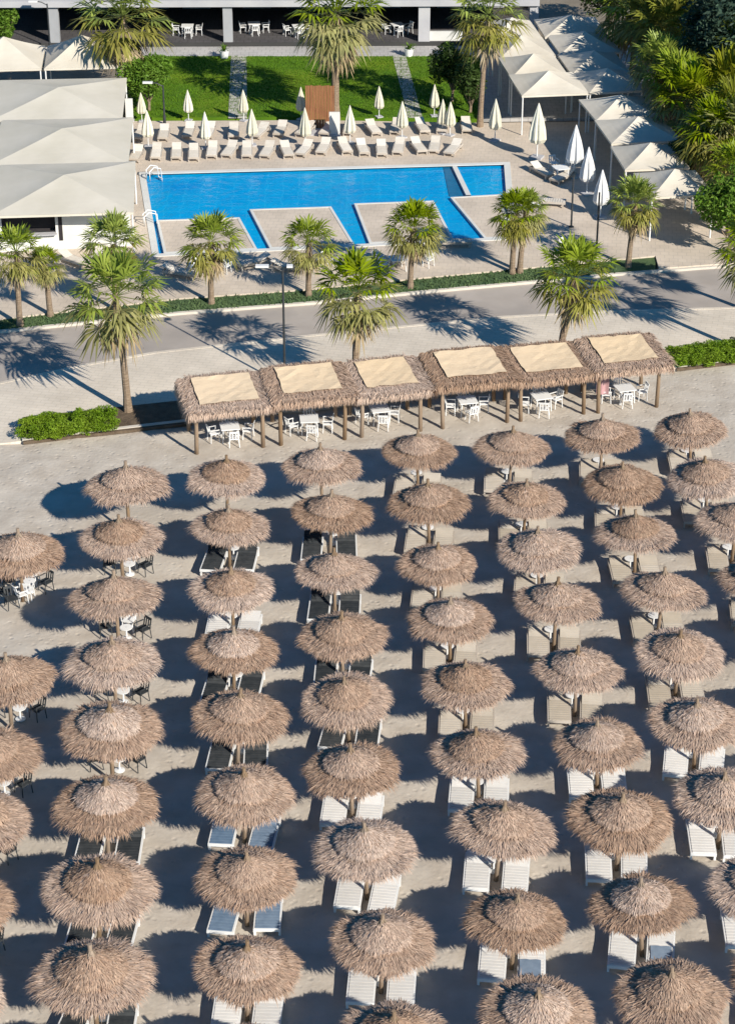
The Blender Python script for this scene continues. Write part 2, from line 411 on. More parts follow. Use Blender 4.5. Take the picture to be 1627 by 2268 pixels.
peninsula('pool_peninsula', [(366, 560), (350, 489), (528, 483), (566, 551)])
peninsula('pool_peninsula', [(600, 549), (556, 465), (731, 459), (781, 541)])
peninsula('pool_peninsula', [(820, 538), (787, 452), (957, 446), (1000, 529)])
peninsula('pool_peninsula', [(1074, 527), (1000, 438), (1106, 432), (1128, 525)])
strip_wall('pool_divider_wall', [g(1006, 369, .2), g(1037, 433, .2)], .3, -.1, .23, M['wall_w'])
sheet('pool_dark_strip', [g(981, 370, .1), g(1003, 369, .1), g(1032, 434, .1), g(994, 434, .1)], .085, M['tile'])  # flat dark blue strip just above the water beside the divider
# lawn, paths, terrace strip
lawn = [g(278, 268), g(700, 266), g(1065, 271), g(1062, 131), g(300, 131)]
sheet('lawn', lawn, .225, M['lawn'], .3)
def blades(name, poly, n, h, z, m):
    mb = MB(); xs = [p[0] for p in poly]; ys = [p[1] for p in poly]
    for _ in range(n):
        x = rng.uniform(min(xs), max(xs)); y = rng.uniform(min(ys), max(ys))
        ins = False
        for i in range(len(poly)):
            a, b = poly[i], poly[(i + 1) % len(poly)]
            if (a[1] > y) != (b[1] > y) and x < (b[0] - a[0]) * (y - a[1]) / (b[1] - a[1]) + a[0]: ins = not ins
        if not ins: continue
        t = rng.uniform(0, 6.28); hh = h * rng.uniform(.5, 1.3); lx, ly = rng.uniform(-.6, .6) * hh, rng.uniform(-.6, .6) * hh
        wx, wy = math.cos(t) * h * .35, math.sin(t) * h * .35
        mb.poly([(x - wx, y - wy, z), (x + wx, y + wy, z), (x + lx, y + ly, z + hh)], rng.random())
    o = mb.build(name, m); tag(o, kind='stuff'); return o
blades('lawn_grass', lawn, 30000, .09, .225, M['blade'])
blades('verge_grass', road_up[1:6] + verge_up[1:6][::-1], 16000, .14, .12, M['verge'])
sheet('stone_path', [g(506, 268), g(548, 268), g(546, 131), g(512, 131)], .245, M['path'], .05)
sheet('stone_path', [g(903, 268), g(935, 268), g(898, 131), g(869, 131)], .245, M['path'], .05)
sheet('paved_walk', [g(-400, 136), g(278, 131), g(1120, 131), g(1500, 126), g(1500, 100), g(-400, 108)], .235, M['terrace'], .3)
sheet('shaded_court', [g(1066, 271), g(2300, 255), g(2300, 100), g(1062, 131)], .215, M['terrace'], .2)

# ------------------------------------------------------------------ thatched beach umbrellas
def blade_quad(mb, p, d, side, L, wd, rnd, droop=0.0):
    a = p - side * wd; b = p + side * wd
    m_ = p + d * L * .55; e = p + d * L + Vector((0, 0, -droop * L))
    mb.poly([a, b, m_ + side * wd * .9, m_ - side * wd * .9], rnd)
    mb.poly([m_ - side * wd * .9, m_ + side * wd * .9, e], rnd)
def thatch_tier(mb, r, prof, n, rmax, rmin, fringe, seed_len, droopy=.35):
    def P(rad):
        for i in range(len(prof) - 1):
            if prof[i][0] >= rad >= prof[i + 1][0]:
                t = (prof[i][0] - rad) / (prof[i][0] - prof[i + 1][0] + 1e-9)
                return prof[i][1] + (prof[i + 1][1] - prof[i][1]) * t
        return prof[0][1] if rad > prof[0][0] else prof[-1][1]
    lump = [r.gauss(0, .12) for _ in range(14)]; ll_ = [r.uniform(.75, 1.4) for _ in range(14)]
    for k in range(n):
        fr = k < n * fringe
        t = r.uniform(0, 2 * math.pi)
        rad = rmax * r.uniform(.9, 1.0) if fr else math.sqrt(r.uniform(rmin ** 2, rmax ** 2))
        z = P(rad) + r.uniform(.0, .05)
        dz = (P(max(rad - .08, 0)) - P(rad)) / .08
        ta = t + r.gauss(0, .3 if fr else .16)
        slope = math.atan(dz) + r.gauss(0, .13) - .05 + (lump[int(t / 6.2832 * 14) % 14] if fr else 0)
        d = Vector((math.cos(ta) * math.cos(slope), math.sin(ta) * math.cos(slope), -math.sin(slope)))
        side = Vector((-math.sin(ta), math.cos(ta), r.uniform(-.4, .4))).normalized()
        L = seed_len * r.uniform(.55, 1.25) * (1.05 * ll_[int(t / 6.2832 * 14) % 14] if fr else .8)
        blade_quad(mb, Vector((rad * math.cos(t), rad * math.sin(t), z)), d, side, L, r.uniform(.009, .018), r.random(), droopy * r.uniform(0, 1) if fr else .08)
def make_umbrella(seed):
    r = random.Random(seed)
    root = thing('beach_umbrella', (0, 0, 0), 'thatched beach umbrella', 'umbrella', 'thatched umbrellas in rows on the sand')
    # pole of a peeled log with a knob at its foot
    pm = MB(); pm.tube([(0, 0, -.15), (.01, .01, 1.2), (0, 0, 2.55)], [.075, .068, .06], 8)
    pm.build('pole', M['wood'], root, True)
    skirt = [(1.42, 2.06), (1.25, 2.12), (1.0, 2.19), (.70, 2.27), (.35, 2.33), (.02, 2.36)]
    cap = [(.90, 2.35), (.76, 2.43), (.58, 2.52), (.42, 2.61), (.26, 2.71), (.12, 2.77), (.02, 2.79)]
    w1 = [r.uniform(0, 6.28) for _ in range(4)]
    wob = lambda t, rad: 1 + .018 * math.sin(3 * t + w1[0]) + .014 * math.sin(5 * t + w1[1]) + .012 * math.sin(11 * t + w1[2])
    sm = MB(); sm.lathe([(1.40, 1.97)] + skirt, 40, wob)
    for k in range(8):     # rafters seen from below
        t = k * math.pi / 4; sm.tube([(.05 * math.cos(t), .05 * math.sin(t), 2.5), (1.33 * math.cos(t), 1.33 * math.sin(t), 1.95)], .03, 5)
    sk = sm.build('canopy', M['thatch_core'], root, True)
    tm = MB(); thatch_tier(tm, r, skirt, 5600, 1.42, .5, .40, .33, .28)
    tm.build('straw', M['thatch'], sk)
    cm = MB(); cm.lathe([(.89, 2.23)] + cap, 32, wob)
    cs = cm.build('cap', M['thatch_core'], root, True)
    hm = MB(); thatch_tier(hm, r, cap, 2800, .89, .03, .20, .17, .3)
    hm.build('cap_straw', M['thatch'], cs)
    fm = MB(); lx, ly = r.uniform(-.03, .03), r.uniform(-.03, .03)
    fm.tube([(0, 0, 2.7), (lx * .6, ly * .6, 2.95), (lx, ly, 3.10)], [.10, .06, .065], 8)
    for k in range(90):
        t = r.uniform(0, 6.28); z = r.uniform(2.78, 2.94)
        d = Vector((math.cos(t) * .55, math.sin(t) * .55, -.85)).normalized()
        blade_quad(fm, Vector((.07 * math.cos(t), .07 * math.sin(t), z)), d, Vector((-math.sin(t), math.cos(t), 0)), .26, .015, r.random(), .1)
    fm.build('finial', M['wood'], root)
    return Proto(root)
UMB = {(1,1):(281,1080),(2,1):(500,1053),(3,1):(713,1031),(4,1):(926,993),(5,1):(1130,986),(6,1):(1335,965),(7,1):(1535,942),
 (0,2):(42,1228),(1,2):(267,1190),(2,2):(506,1160),(3,2):(730,1133),(4,2):(952,1112),(5,2):(1163,1096),(6,2):(1378,1065),(7,2):(1573,1052),
 (1,3):(257,1330),(2,3):(513,1298),(3,3):(741,1260),(4,3):(971,1236),(5,3):(1197,1213),(6,3):(1411,1178),(7,3):(1628,1150),
 (0,4):(16,1507),(1,4):(251,1470),(2,4):(514,1434),(3,4):(759,1405),(4,4):(998,1365),(5,4):(1230,1334),(6,4):(1463,1303),(7,4):(1684,1272),
 (0,5):(-20,1672),(1,5):(243,1620),(2,5):(523,1585),(3,5):(773,1535),(4,5):(1033,1508),(5,5):(1278,1477),(6,5):(1503,1436),(7,5):(1735,1400),
 (0,6):(-55,1822),(1,6):(232,1782),(2,6):(538,1750),(3,6):(780,1700),(4,6):(1063,1662),(5,6):(1328,1637),(6,6):(1545,1592),(7,6):(1790,1550),
 (0,7):(-92,2022),(1,7):(212,1972),(2,7):(543,1930),(3,7):(812,1872),(4,7):(1102,1832),(5,7):(1372,1809),(6,7):(1600,1760),(7,7):(1850,1715),
 (0,8):(-130,2215),(1,8):(206,2167),(2,8):(543,2135),(3,8):(844,2075),(4,8):(1137,2025),(5,8):(1430,1995),(6,8):(1685,1955),
 (1,9):(185,2385),(2,9):(548,2352),(3,9):(867,2296),(4,9):(1190,2238),(5,9):(1490,2198),(6,9):(1745,2165)}
rows = {}
for (c, r_) in UMB: rows.setdefault(r_, []).append(c)
umb_protos = [make_umbrella(s) for s in (11, 23, 37, 51, 67, 83)]
# loungers ---------------------------------------------------------------
def make_lounger(top, frame, name, cat, h=.35, wdt=.90, raise_=R(9)):
    root = thing(name, (0, 0, 0), 'lounger', cat)
    fm = MB()
    fm.box((-wdt / 2 + .03, 0, h - .05), (.06, 2.0, .12)); fm.box((wdt / 2 - .03, 0, h - .05), (.06, 2.0, .12))
    fm.box((0, -.97, h - .05), (wdt - .12, .06, .118)); fm.box((0, .97, h - .05), (wdt - .12, .06, .118))
    fm.build('frame', frame, root)
    for x in (-1, 1):
        for y in (-.85, .85):
            lm = MB(); lm.box((x * (wdt / 2 - .04), y, (h - .11) / 2), (.075, .10, h - .115), top=1.1); lm.build('leg', frame, root)
    sm = MB(); k = 9
    for i in range(k):
        y = -.90 + i * (1.22 / (k - 1)); sm.box((0, y, h + .015), (wdt - .13, .125, .03), rnd=rng.random())
    sm.build('seat', top, root)
    bm_ = MB(); k = 5
    for i in range(k):
        q = .07 + i * .135; y = .39 + q * math.cos(raise_); z = h + .015 + q * math.sin(raise_)
        mt = Matrix.Translation((0, y, z)) @ Matrix.Rotation(raise_, 4, 'X'); bm_.box((0, 0, 0), (wdt - .13, .12, .03), mtx=mt)
    bm_.build('backrest', top, root)
    return Proto(root)
L_white = make_lounger(M['white_mat'], M['white_pl'], 'sun_lounger', 'sun lounger')
L_beige = make_lounger(M['beige_mat'], M['beige_frame'], 'sun_lounger', 'sun lounger')
L_dark = make_lounger(M['dark_mat'], M['white_pl'], 'sun_lounger', 'sun lounger', raise_=R(28))
L_blue = make_lounger(M['blue_mat'], M['white_pl'], 'sun_lounger', 'sun lounger', raise_=R(22))
def make_side_table():
    root = thing('side_table', (0, 0, 0), 't', 'table')
    a = MB(); a.lathe([(.02, .50), (.24, .50), (.26, .515), (.26, .535), (.02, .54)], 18); a.build('table_top', M['white_pl'], root)
    b = MB(); b.tube([(0, 0, .0), (0, 0, .5)], .035, 8); b.lathe([(.2, .0), (.2, .02), (.03, .05)], 14); b.build('leg', M['white_pl'], root)
    return Proto(root)
P_stable = make_side_table()
def make_chair(m, name='plastic_chair'):
    root = thing(name, (0, 0, 0), 'c', 'chair')
    a = MB(); a.box((0, 0, .44), (.46, .46, .035)); a.build('seat', m, root)
    b = MB()
    mt = Matrix.Translation((0, .25, .66)) @ Matrix.Rotation(R(-12), 4, 'X')
    b.box((0, 0, .0), (.46, .03, .10), mtx=mt @ Matrix.Translation((0, 0, .17)))
    for x in (-.2, -.07, .07, .2): b.box((0, 0, 0), (.055, .025, .40), mtx=mt @ Matrix.Translation((x, 0, -.02)))
    b.build('backrest', m, root)
    for s in (-1, 1):
        c = MB(); c.box((s * .255, .0, .65), (.05, .46, .03)); c.tube([(s * .255, -.2, .43), (s * .255, -.21, .64)], .018, 6); c.build('armrest', m, root)
        for y in (-.19, .2):
            d = MB(); d.tube([(s * .25, y * 1.15, 0), (s * .21, y, .43)], .022, 6); d.build('leg', m, root)
    return Proto(root)
P_chair = make_chair(M['white_pl'])
P_chair_d = make_chair(M['dark_mat'])
def make_table(m, name='plastic_table', s=.9):
    root = thing(name, (0, 0, 0), 't', 'table')
    a = MB(); a.box((0, 0, .72), (s, s, .04)); a.box((0, 0, .685), (s - .1, s - .1, .03)); a.build('table_top', m, root)
    for x in (-1, 1):
        for y in (-1, 1):
            b = MB(); b.tube([(x * (s / 2 - .06), y * (s / 2 - .06), 0), (x * (s / 2 - .1), y * (s / 2 - .1), .67)], .026, 6); b.build('leg', m, root)
    return Proto(root)
P_table = make_table(M['white_pl'])
P_table_d = make_table(M['dark_mat'])

def up_down(k):  # which place in its row
    return ORD[k]
ROWN = lambda r_: 'row beside the pavilion' if r_ == 1 else ORD[r_] + ' row from the pavilion'
COLYAW = R(-5)
for (c, r_), (px, py) in UMB.items():
    p = g(px, py - 4, 2.30); p.z = 0
    order = sorted(rows[r_]).index(c) + 1
    where = f"{ORD[order]} umbrella of the {ROWN(r_)}"
    rr = random.Random(c * 31 + r_ * 7)
    u_ = umb_protos[rr.randrange(6)].put(p, rr.uniform(0, 6.28), f"thatched beach umbrella, {ORD[order]} from the left in the {ROWN(r_)}", 'thatched umbrellas in rows on the sand', rr.uniform(.97, 1.07) * (1.07 if c <= 1 else 1.0))
    u_.rotation_euler = (rr.gauss(0, .035), rr.gauss(0, .035), u_.rotation_euler[2])
    if r_ == 1 and c < 4: continue
    if py > 2300: continue
    # what stands under it
    yaw = R(-4) + rr.gauss(0, .03)
    def at(dx, dy): return Vector((p.x + dx * math.cos(yaw) - dy * math.sin(yaw), p.y + dx * math.sin(yaw) + dy * math.cos(yaw), 0.0))
    if c >= 4 or (c == 3 and r_ >= 6) or (c == 2 and r_ == 3) or (c == 2 and r_ >= 8):
        kind, word = (L_white, 'white') if (r_ >= 6 or (c == 2 and r_ == 3)) else (L_beige, 'beige')
        for s, sw in ((-1, 'left'), (1, 'right')):
            kind.put(at(s * .62 + rr.gauss(0, .03), -.02 + rr.gauss(0, .08)), yaw + rr.gauss(0, .02), f"{sw} of two {word} loungers under {where}", 'loungers on the beach')
        if (c, r_) in ((5, 8), (4, 8)):
            q = at(.62, -.75); tw = thing('beach_towel', Vector((q.x, q.y, .40)), f"pale blue towel on a lounger under {where}", 'towel', 'towels on loungers', yaw + .04)
            tb = MB(); nx_, ny_ = 6, 8
            for i_ in range(nx_ + 1):
                for j_ in range(ny_ + 1):
                    tb.v.append((-.34 + .68 * i_ / nx_, -.05 + .85 * j_ / ny_, .012 + .012 * math.sin(i_ * 2.1 + j_ * 1.3)))
            for i_ in range(nx_):
                for j_ in range(ny_):
                    e_ = i_ * (ny_ + 1) + j_; tb.f.append((e_, e_ + ny_ + 1, e_ + ny_ + 2, e_ + 1)); tb.r.append(.5)
            tb.build('cloth', M['blue_mat'], tw, True)
        P_stable.put(at(-.12, .62 + rr.uniform(-.2, .3)), 0, f"small white side table under {where}", 'side tables under the umbrellas')
    elif c in (2, 3) or (c == 1 and r_ >= 6):
        kind, word = (L_blue, 'blue') if (c == 2 and r_ in (6, 7)) else (L_dark, 'dark mesh')
        for s, sw in ((-1, 'left'), (1, 'right')):
            kind.put(at(s * .66 + rr.gauss(0, .05), .25 + rr.gauss(0, .15)), yaw + rr.gauss(0, .06), f"{sw} of two {word} loungers under {where}", 'loungers on the beach')
        P_stable.put(at(.05, .9 + rr.uniform(-.2, .3)), 0, f"small white side table under {where}", 'side tables under the umbrellas')
    else:
        k = 0
        for dx, dy, rz, wd in ((-.75, .9, R(20), 'dark'), (.1, 1.5, R(-10), 'white'), (.8, .9, R(-40), 'dark')):
            pr_ = P_chair if wd == 'white' else P_chair_d
            nm = {(-.75): 'dark chair on the road side', .1: 'white plastic chair', .8: 'dark chair on the pool side'}[dx]
            nm = ('white plastic chair' if wd == 'white' else ('dark chair left of the pole' if dx < 0 else 'dark chair right of the pole'))
            pr_.put(at(dx, dy), yaw + rz, f"{nm} under {where}", 'chairs under the umbrellas')
        P_stable.put(at(.15, .75), 0, f"small white side table under {where}", 'side tables under the umbrellas')

# ------------------------------------------------------------------ thatched pavilions
def thatch_edge(mb, r, a, b, out, n, L, down=.85, spread=.25):
    a = Vector(a); b = Vector(b); out = Vector(out); ax = (b - a).normalized()
    for k in range(n):
        p = a.lerp(b, r.random()) + Vector((0, 0, r.uniform(-.04, .07))) - out * r.uniform(0, .12)
        d = (out * (1 - down) + Vector((0, 0, -down)) + ax * r.gauss(0, spread) + out * r.gauss(0, .12)).normalized()
        blade_quad(mb, p, d, (ax + Vector((0, 0, r.uniform(-.3, .3)))).normalized(), L * r.uniform(.6, 1.2), r.uniform(.014, .026), r.random(), .05)
def thatch_lay(mb, r, a, b, c, d, dirv, n, L):
    a, b, c, d = map(Vector, (a, b, c, d)); dirv = Vector(dirv).normalized()
    side0 = dirv.cross(Vector((0, 0, 1))).normalized()
    for k in range(n):
        u, v = r.random(), r.random()
        p = a.lerp(b, u).lerp(d.lerp(c, u), v) + Vector((0, 0, r.uniform(.01, .08)))
        dd = (dirv + side0 * r.gauss(0, .2) + Vector((0, 0, r.gauss(.02, .1)))).normalized()
        blade_quad(mb, p, dd, (side0 + Vector((0, 0, r.uniform(-.4, .4)))).normalized(), L * r.uniform(.6, 1.2), r.uniform(.014, .026), r.random(), .05)
F0, F1 = g(437, 1003), g(1453, 900)
axis = (F1 - F0); axis_len = axis.length; axis.normalize(); pav_rz = math.atan2(axis.y, axis.x)
back = Vector((-axis.y, axis.x, 0))
posts_px = [(437, 583), (622, 764), (802, 930), (978, 1122), (1150, 1290), (1322, 1453)]
pav_centres = []
for i, (xa, xb) in enumerate(posts_px):
    ya = 1003 - (xa - 437) * 103 / 1016; yb = 1003 - (xb - 437) * 103 / 1016
    A, B = g(xa, ya), g(xb, yb); wd = (B - A).length; Cc = (A + B) / 2
    r = random.Random(100 + i); depth = 2.55; dz_ = (-.07, .05, -.03, .07, -.05, .04)[i]
    root = thing('thatched_pavilion', Cc, f"thatched pavilion with a pale reed roof mat, {ORD[i + 1]} from the left beside the promenade", 'pavilion', 'thatched pavilions beside the promenade', pav_rz + (.012, -.015, .01, -.008, .014, -.01)[i])
    hw = wd / 2
    for x, y in ((-hw, 0), (hw, 0), (-hw, depth), (hw, depth)):
        m_ = MB(); m_.tube([(x + r.uniform(-.05, .05), y, -.12), (x, y, 1.2), (x, y, 2.42)], [.105, .10, .09], 8); m_.build('post', M['wood'], root, True)
    zf, zb = 2.50 + dz_, 2.64 + dz_
    fr = MB()
    for x in (-hw, hw): fr.tube([(x, -.5, zf - .06), (x, depth + .2, zb - .06)], .07, 6)
    for y, z in ((-.2, zf - .05), (depth, zb - .12), (depth * .5, (zf + zb) / 2 - .1)): fr.tube([(-hw - .3, y, z), (hw + .3, y, z)], .06, 6)
    fr.build('roof_frame', M['wood'], root)
    ex = .42
    th = MB()
    c0, c1, c2, c3 = (-hw - ex, -.62, zf), (hw + ex, -.62, zf), (hw + ex, depth + .35, zb), (-hw - ex, depth + .35, zb)
    th.poly([c0, c1, c2, c3]); th.poly([c3, c2, (hw + ex, depth + .36, zb - .16), (-hw - ex, depth + .36, zb - .16)])
    th.poly([c1, c0, (c0[0], -.63, zf - .35), (c1[0], -.63, zf - .35)])
    rf = th.build('roof', M['thatch_core'], root)
    st = MB()
    thatch_edge(st, r, c0, c1, (0, -1, 0), 1700, .46, .86)
    thatch_edge(st, r, c3, c2, (0, 1, 0), 700, .4, .7)
    thatch_edge(st, r, c0, c3, (-1, 0, 0), 1100, .62, .8); thatch_edge(st, r, c1, c2, (1, 0, 0), 1100, .62, .8)
    for (p0, p1, p2, p3, dv) in (((-hw - ex, -.6, zf), (-hw + .28, -.6, zf), (-hw + .28, depth + .3, zb), (-hw - ex, depth + .3, zb), (-.55, -.8, -.1)),
                                 ((hw - .28, -.6, zf), (hw + ex, -.6, zf), (hw + ex, depth + .3, zb), (hw - .28, depth + .3, zb), (.55, -.8, -.1)),
                                 ((-hw, -.62, zf), (hw, -.62, zf), (hw, .15, zf + .05), (-hw, .15, zf + .05), (0, -1, -.2)),
                                 ((-hw, depth - .05, zb), (hw, depth - .05, zb), (hw, depth + .35, zb), (-hw, depth + .35, zb), (0, 1, -.1))):
        thatch_lay(st, r, p0, p1, p2, p3, dv, 900, .4)
    st.build('thatch', M['thatch'], rf)
    mm = MB(); nx = 8; k0 = len(mm.v)
    x0, x1, y0, y1 = -hw + .20, hw - .14, -.08, depth + .12
    for a in range(nx + 1):
        for b_ in range(nx + 1):
            u, v = a / nx, b_ / nx
            mm.v.append((x0 + (x1 - x0) * u + r.uniform(-.03, .03), y0 + (y1 - y0) * v + r.uniform(-.07, .07) * (b_ in (0, nx)), zf + .10 + (zb - zf) * (v * .80 + .22) + r.uniform(0, .03) - .07 * math.sin(math.pi * v) * math.sin(math.pi * u)))
    for a in range(nx):
        for b_ in range(nx):
            q = k0 + a * (nx + 1) + b_; mm.f.append((q, q + nx + 1, q + nx + 2, q + 1)); mm.r.append(r.random())
    mm.build('roof_mat', M['mat_reed'], root)
    pav_centres.append((Cc, root))
    # table and chairs below
    tp = Cc + back * (1.15 + r.uniform(-.2, .2)) + axis * r.uniform(-.3, .2)
    P_table.put(tp, pav_rz + r.uniform(-.2, .2), f"white plastic table under the {ORD[i + 1]} pavilion from the left", 'tables under the pavilions')
    for dx, dy, rz, nm in ((0, -.75, math.pi, 'facing the promenade'), (.8, .05, -math.pi / 2, 'on the lamp side'), (-.8, .05, math.pi / 2, 'on the hedge side'), (0.05, .8, 0, 'facing the sea')):
        nm = {(0, -.75): 'at the beach side of the table', (.8, .05): 'right of the table', (-.8, .05): 'left of the table', (.05, .8): 'at the promenade side of the table'}[(dx, dy)]
        P_chair.put(tp + axis * (dx + r.uniform(-.12, .12)) + back * (dy + r.uniform(-.15, .1)), pav_rz + rz + r.uniform(-.4, .4), f"white plastic chair {nm} under the {ORD[i + 1]} pavilion", 'chairs under the pavilions')

# ------------------------------------------------------------------ palms
def fan_leaf(mb, r, base, az, el, lp, L, nseg=15, spread=R(105), droop=.25):
    d = Vector((math.cos(az) * math.cos(el), math.sin(az) * math.cos(el), math.sin(el)))
    side = Vector((-math.sin(az), math.cos(az), 0)); up = side.cross(d) * -1
    if up.z < 0: up = -up
    hub = base + d * lp + Vector((0, 0, -.06 * lp))
    mb.poly([base - side * .03, base + side * .03, hub + side * .018, hub - side * .018], r.random())
    for k in range(nseg):
        a = -spread + 2 * spread * (k + .5) / nseg + r.gauss(0, .04)
        sd = (d * math.cos(a) + side * math.sin(a) + up * .10 * math.cos(a)).normalized()
        ll = L * (1 - .28 * (abs(a) / spread) ** 2) * r.uniform(.85, 1.1)
        w_ = sd.cross(up).normalized(); hwid = ll * spread / nseg * .52
        mid = hub + sd * ll * .52 + up * (.05 * ll * (1 if k % 2 else -1) * .6); tip = hub + sd * ll + Vector((r.gauss(0, .04), r.gauss(0, .04), -droop * ll * r.uniform(.4, 1.5)))
        mb.poly([hub, mid + w_ * hwid, tip, mid - w_ * hwid], r.random())
def crown_meshes(seed, nl=46, lp=1.05, L=1.05, dark=False, dry=.42):
    r = random.Random(seed); a, b, c = MB(), MB(), MB()
    for k in range(nl):
        t = (k + .5) / nl; az = k * 2.39996 + r.gauss(0, .2)
        el = R(84) - R(128) * t ** .85 + r.gauss(0, .1)
        base = Vector((math.cos(az) * .12, math.sin(az) * .12, .25 * (1 - t)))
        tgt = a if t < .58 else b
        fan_leaf(tgt, r, base, az, el, lp * r.uniform(.8, 1.1) * (1 - .15 * (t < .2)), L * r.uniform(.85, 1.12), 15, R(100), .12 + .35 * t)
    for k in range(int(nl * dry)):
        az = r.uniform(0, 6.28); el = -R(r.uniform(48, 82))
        fan_leaf(c, r, Vector((math.cos(az) * .15, math.sin(az) * .15, -.15 - r.uniform(0, .25))), az, el, lp * r.uniform(.55, .9), L * r.uniform(.7, 1.0), 12, R(75), .4)
    return (a.mesh('fronds', M['frond_dk'] if dark else M['frond']), b.mesh('lower_fronds', M['frond_dk'] if dark == 2 else M['frond_y']), c.mesh('dry_fronds', M['frond_d']))
CR = [crown_meshes(3), crown_meshes(5, 40, dry=.25), crown_meshes(8, 38), crown_meshes(9, 34, dry=.7)]
CRB = [crown_meshes(23, 36, 1.1, 1.1, dry=.22), crown_meshes(25, 34, 1.1, 1.1, dry=.3), crown_meshes(28, 38, 1.05, 1.1, dry=.25)]
CRD = [crown_meshes(13, 52, dark=True), crown_meshes(15, 48, dark=False)]
def palm(base, h, size, label, lean=(0, 0), var=0, tr=.17, group=None, crowns=None, rz=None):
    r = random.Random(int(base.x * 37 + base.y * 91))
    root = thing('palm_tree', base, label, 'palm tree', group)
    m_ = MB(); n = 7
    m_.tube([(lean[0] * (i / n) ** 1.5, lean[1] * (i / n) ** 1.5, h * i / n - .1 * (i == 0)) for i in range(n + 1)], [tr * (1.5 if i == 0 else 1.15 - .35 * i / n) for i in range(n + 1)], 10)
    rr = random.Random(5)
    for k in range(60):   # old leaf bases
        z = h * rr.uniform(.55, 1.0); t = rr.uniform(0, 6.28); q = tr * .95
        f = (z / h) ** 1.5
        m_.poly([(lean[0] * f + q * math.cos(t - .25), lean[1] * f + q * math.sin(t - .25), z), (lean[0] * f + q * math.cos(t + .25), lean[1] * f + q * math.sin(t + .25), z), (lean[0] * f + q * 1.6 * math.cos(t), lean[1] * f + q * 1.6 * math.sin(t), z + .22)], rr.random())
    m_.build('trunk', M['trunk'], root, False)
    cs = (crowns or CR)[var % len(crowns or CR)]
    rot = r.uniform(0, 6.28) if rz is None else rz
    for me, nm in zip(cs, ('crown', 'lower_fronds', 'dry_fronds')):
        o = bpy.data.objects.new(nm, me); C.objects.link(o); o.parent = root
        o.location = (lean[0], lean[1], h); o.scale = (size,) * 3; o.rotation_euler = (0, 0, rot)
    return root
def palm_px(bx, by, cx_, cy_, dia, label, var=0, z=.1, **k):
    b = g(bx, by, z); s = ppm(b); dep = math.atan2(ZC - z, b.y)
    h = (by - cy_) / (s * math.cos(dep)) ; lean = ((cx_ - bx) / s, 0)
    return palm(b, h, dia / s / 3.95, label, lean, var, **k)
GB, GP, GH, GR = 'palms on the promenade bed', 'palms in the grass verge', 'palms on the hotel lawn', 'palms massed beside the tent row'
palm_px(284, 911, 272, 668, 222, 'tall fan palm standing at the end of the green hedge, beside the pavilions', 0, group=GB, crowns=CRB)
palm_px(786, 868, 792, 655, 200, 'fan palm rising behind the third thatched pavilion', 1, group=GB, crowns=CRB)
palm_px(1236, 818, 1262, 622, 195, 'leaning fan palm rising behind the fifth thatched pavilion', 2, group=GB, crowns=CRB)
palm_px(1652, 778, 1655, 560, 190, 'fan palm at the picture edge whose trunk shadow crosses the promenade', 0, group=GB, crowns=CRB)
PV = [(45, 722, 50, 565, 140, 'fan palm in the verge nearest the left end of the road', 1), (112, 700, 108, 590, 95, 'smaller fan palm just right of the leftmost verge palm', 2),
      (258, 690, 260, 545, 150, 'fan palm in the verge in front of the white bar tents', 0), (468, 672, 472, 540, 150, 'fan palm in the verge in front of the first pool peninsula', 2),
      (683, 655, 686, 543, 135, 'slim fan palm in the verge in front of the second pool peninsula', 1), (908, 638, 914, 510, 140, 'shaggy fan palm with a tan skirt before the third pool peninsula', 0),
      (1133, 606, 1136, 480, 130, 'fan palm with twin trunks neighbour near the pool end', 2), (1150, 604, 1160, 470, 110, 'fan palm growing tight beside its twin at the pool end', 1),
      (1390, 592, 1398, 455, 130, 'fan palm at the far end of the verge, before the lowest tent', 0)]
for i, (bx, by, x, y, d, lb, v) in enumerate(PV): palm_px(bx, by, x, y, d, lb, v, group=GP, tr=.15)
palm_px(284, 222, 282, 48, 215, 'fan palm with a long dry skirt between the white tents and the lawn', 2, z=.2, group=GH, tr=.22)
palm_px(742, 262, 746, 42, 225, 'thick trunked fan palm in the middle of the lawn beside the rust screen', 0, z=.2, group=GH, tr=.26)
palm_px(1062, 280, 1074, 48, 180, 'tall slender fan palm at the lawn corner beside the beige tents', 1, z=.2, group=GH, tr=.17)
RP = [(1440, 200, 1432, 60, 150, '', 0), (1475, 330, 1478, 190, 130, '', 1), (1590, 430, 1592, 268, 150, '', 0), (1385, 165, 1386, 22, 165, 'olive palm', 1), (1455, 230, 1462, 70, 150, '', 0), (1430, 300, 1440, 150, 120, '', 1), (1520, 260, 1530, 120, 160, '', 0), (1500, 360, 1505, 225, 150, '', 1),
      (1575, 360, 1585, 215, 170, '', 0), (1560, 450, 1560, 300, 150, '', 1), (1620, 460, 1625, 310, 170, '', 0), (1625, 320, 1632, 120, 170, '', 1), (1600, 520, 1605, 385, 120, '', 1), (1545, 190, 1550, 30, 150, '', 0)]
RL = ['tallest rear fan palm at the top of the mass beside the rear tents', 'fan palm behind the first single tent, its fronds lit from the road side', 'fan palm low in the mass between the dark tree and the lowest tent', 'olive fan palm at the back of the mass, behind the uppermost tents', 'broad fan palm directly beside the upper beige tents', 'smaller fan palm whose fronds overhang the upper tent edge', 'wide fan palm in the middle of the palm mass',
      'fan palm overhanging the single tent below the large canopy', 'big fan palm deep inside the mass, below the dark tree', 'yellowish fan palm overhanging the third single tent', 'fan palm at the picture edge above the lowest tent',
      'fan palm beneath the dark broadleaf tree at the picture edge', 'small fan palm beside the lowest tent, above the bright bush', 'fan palm in front of the dark broadleaf tree at the top']
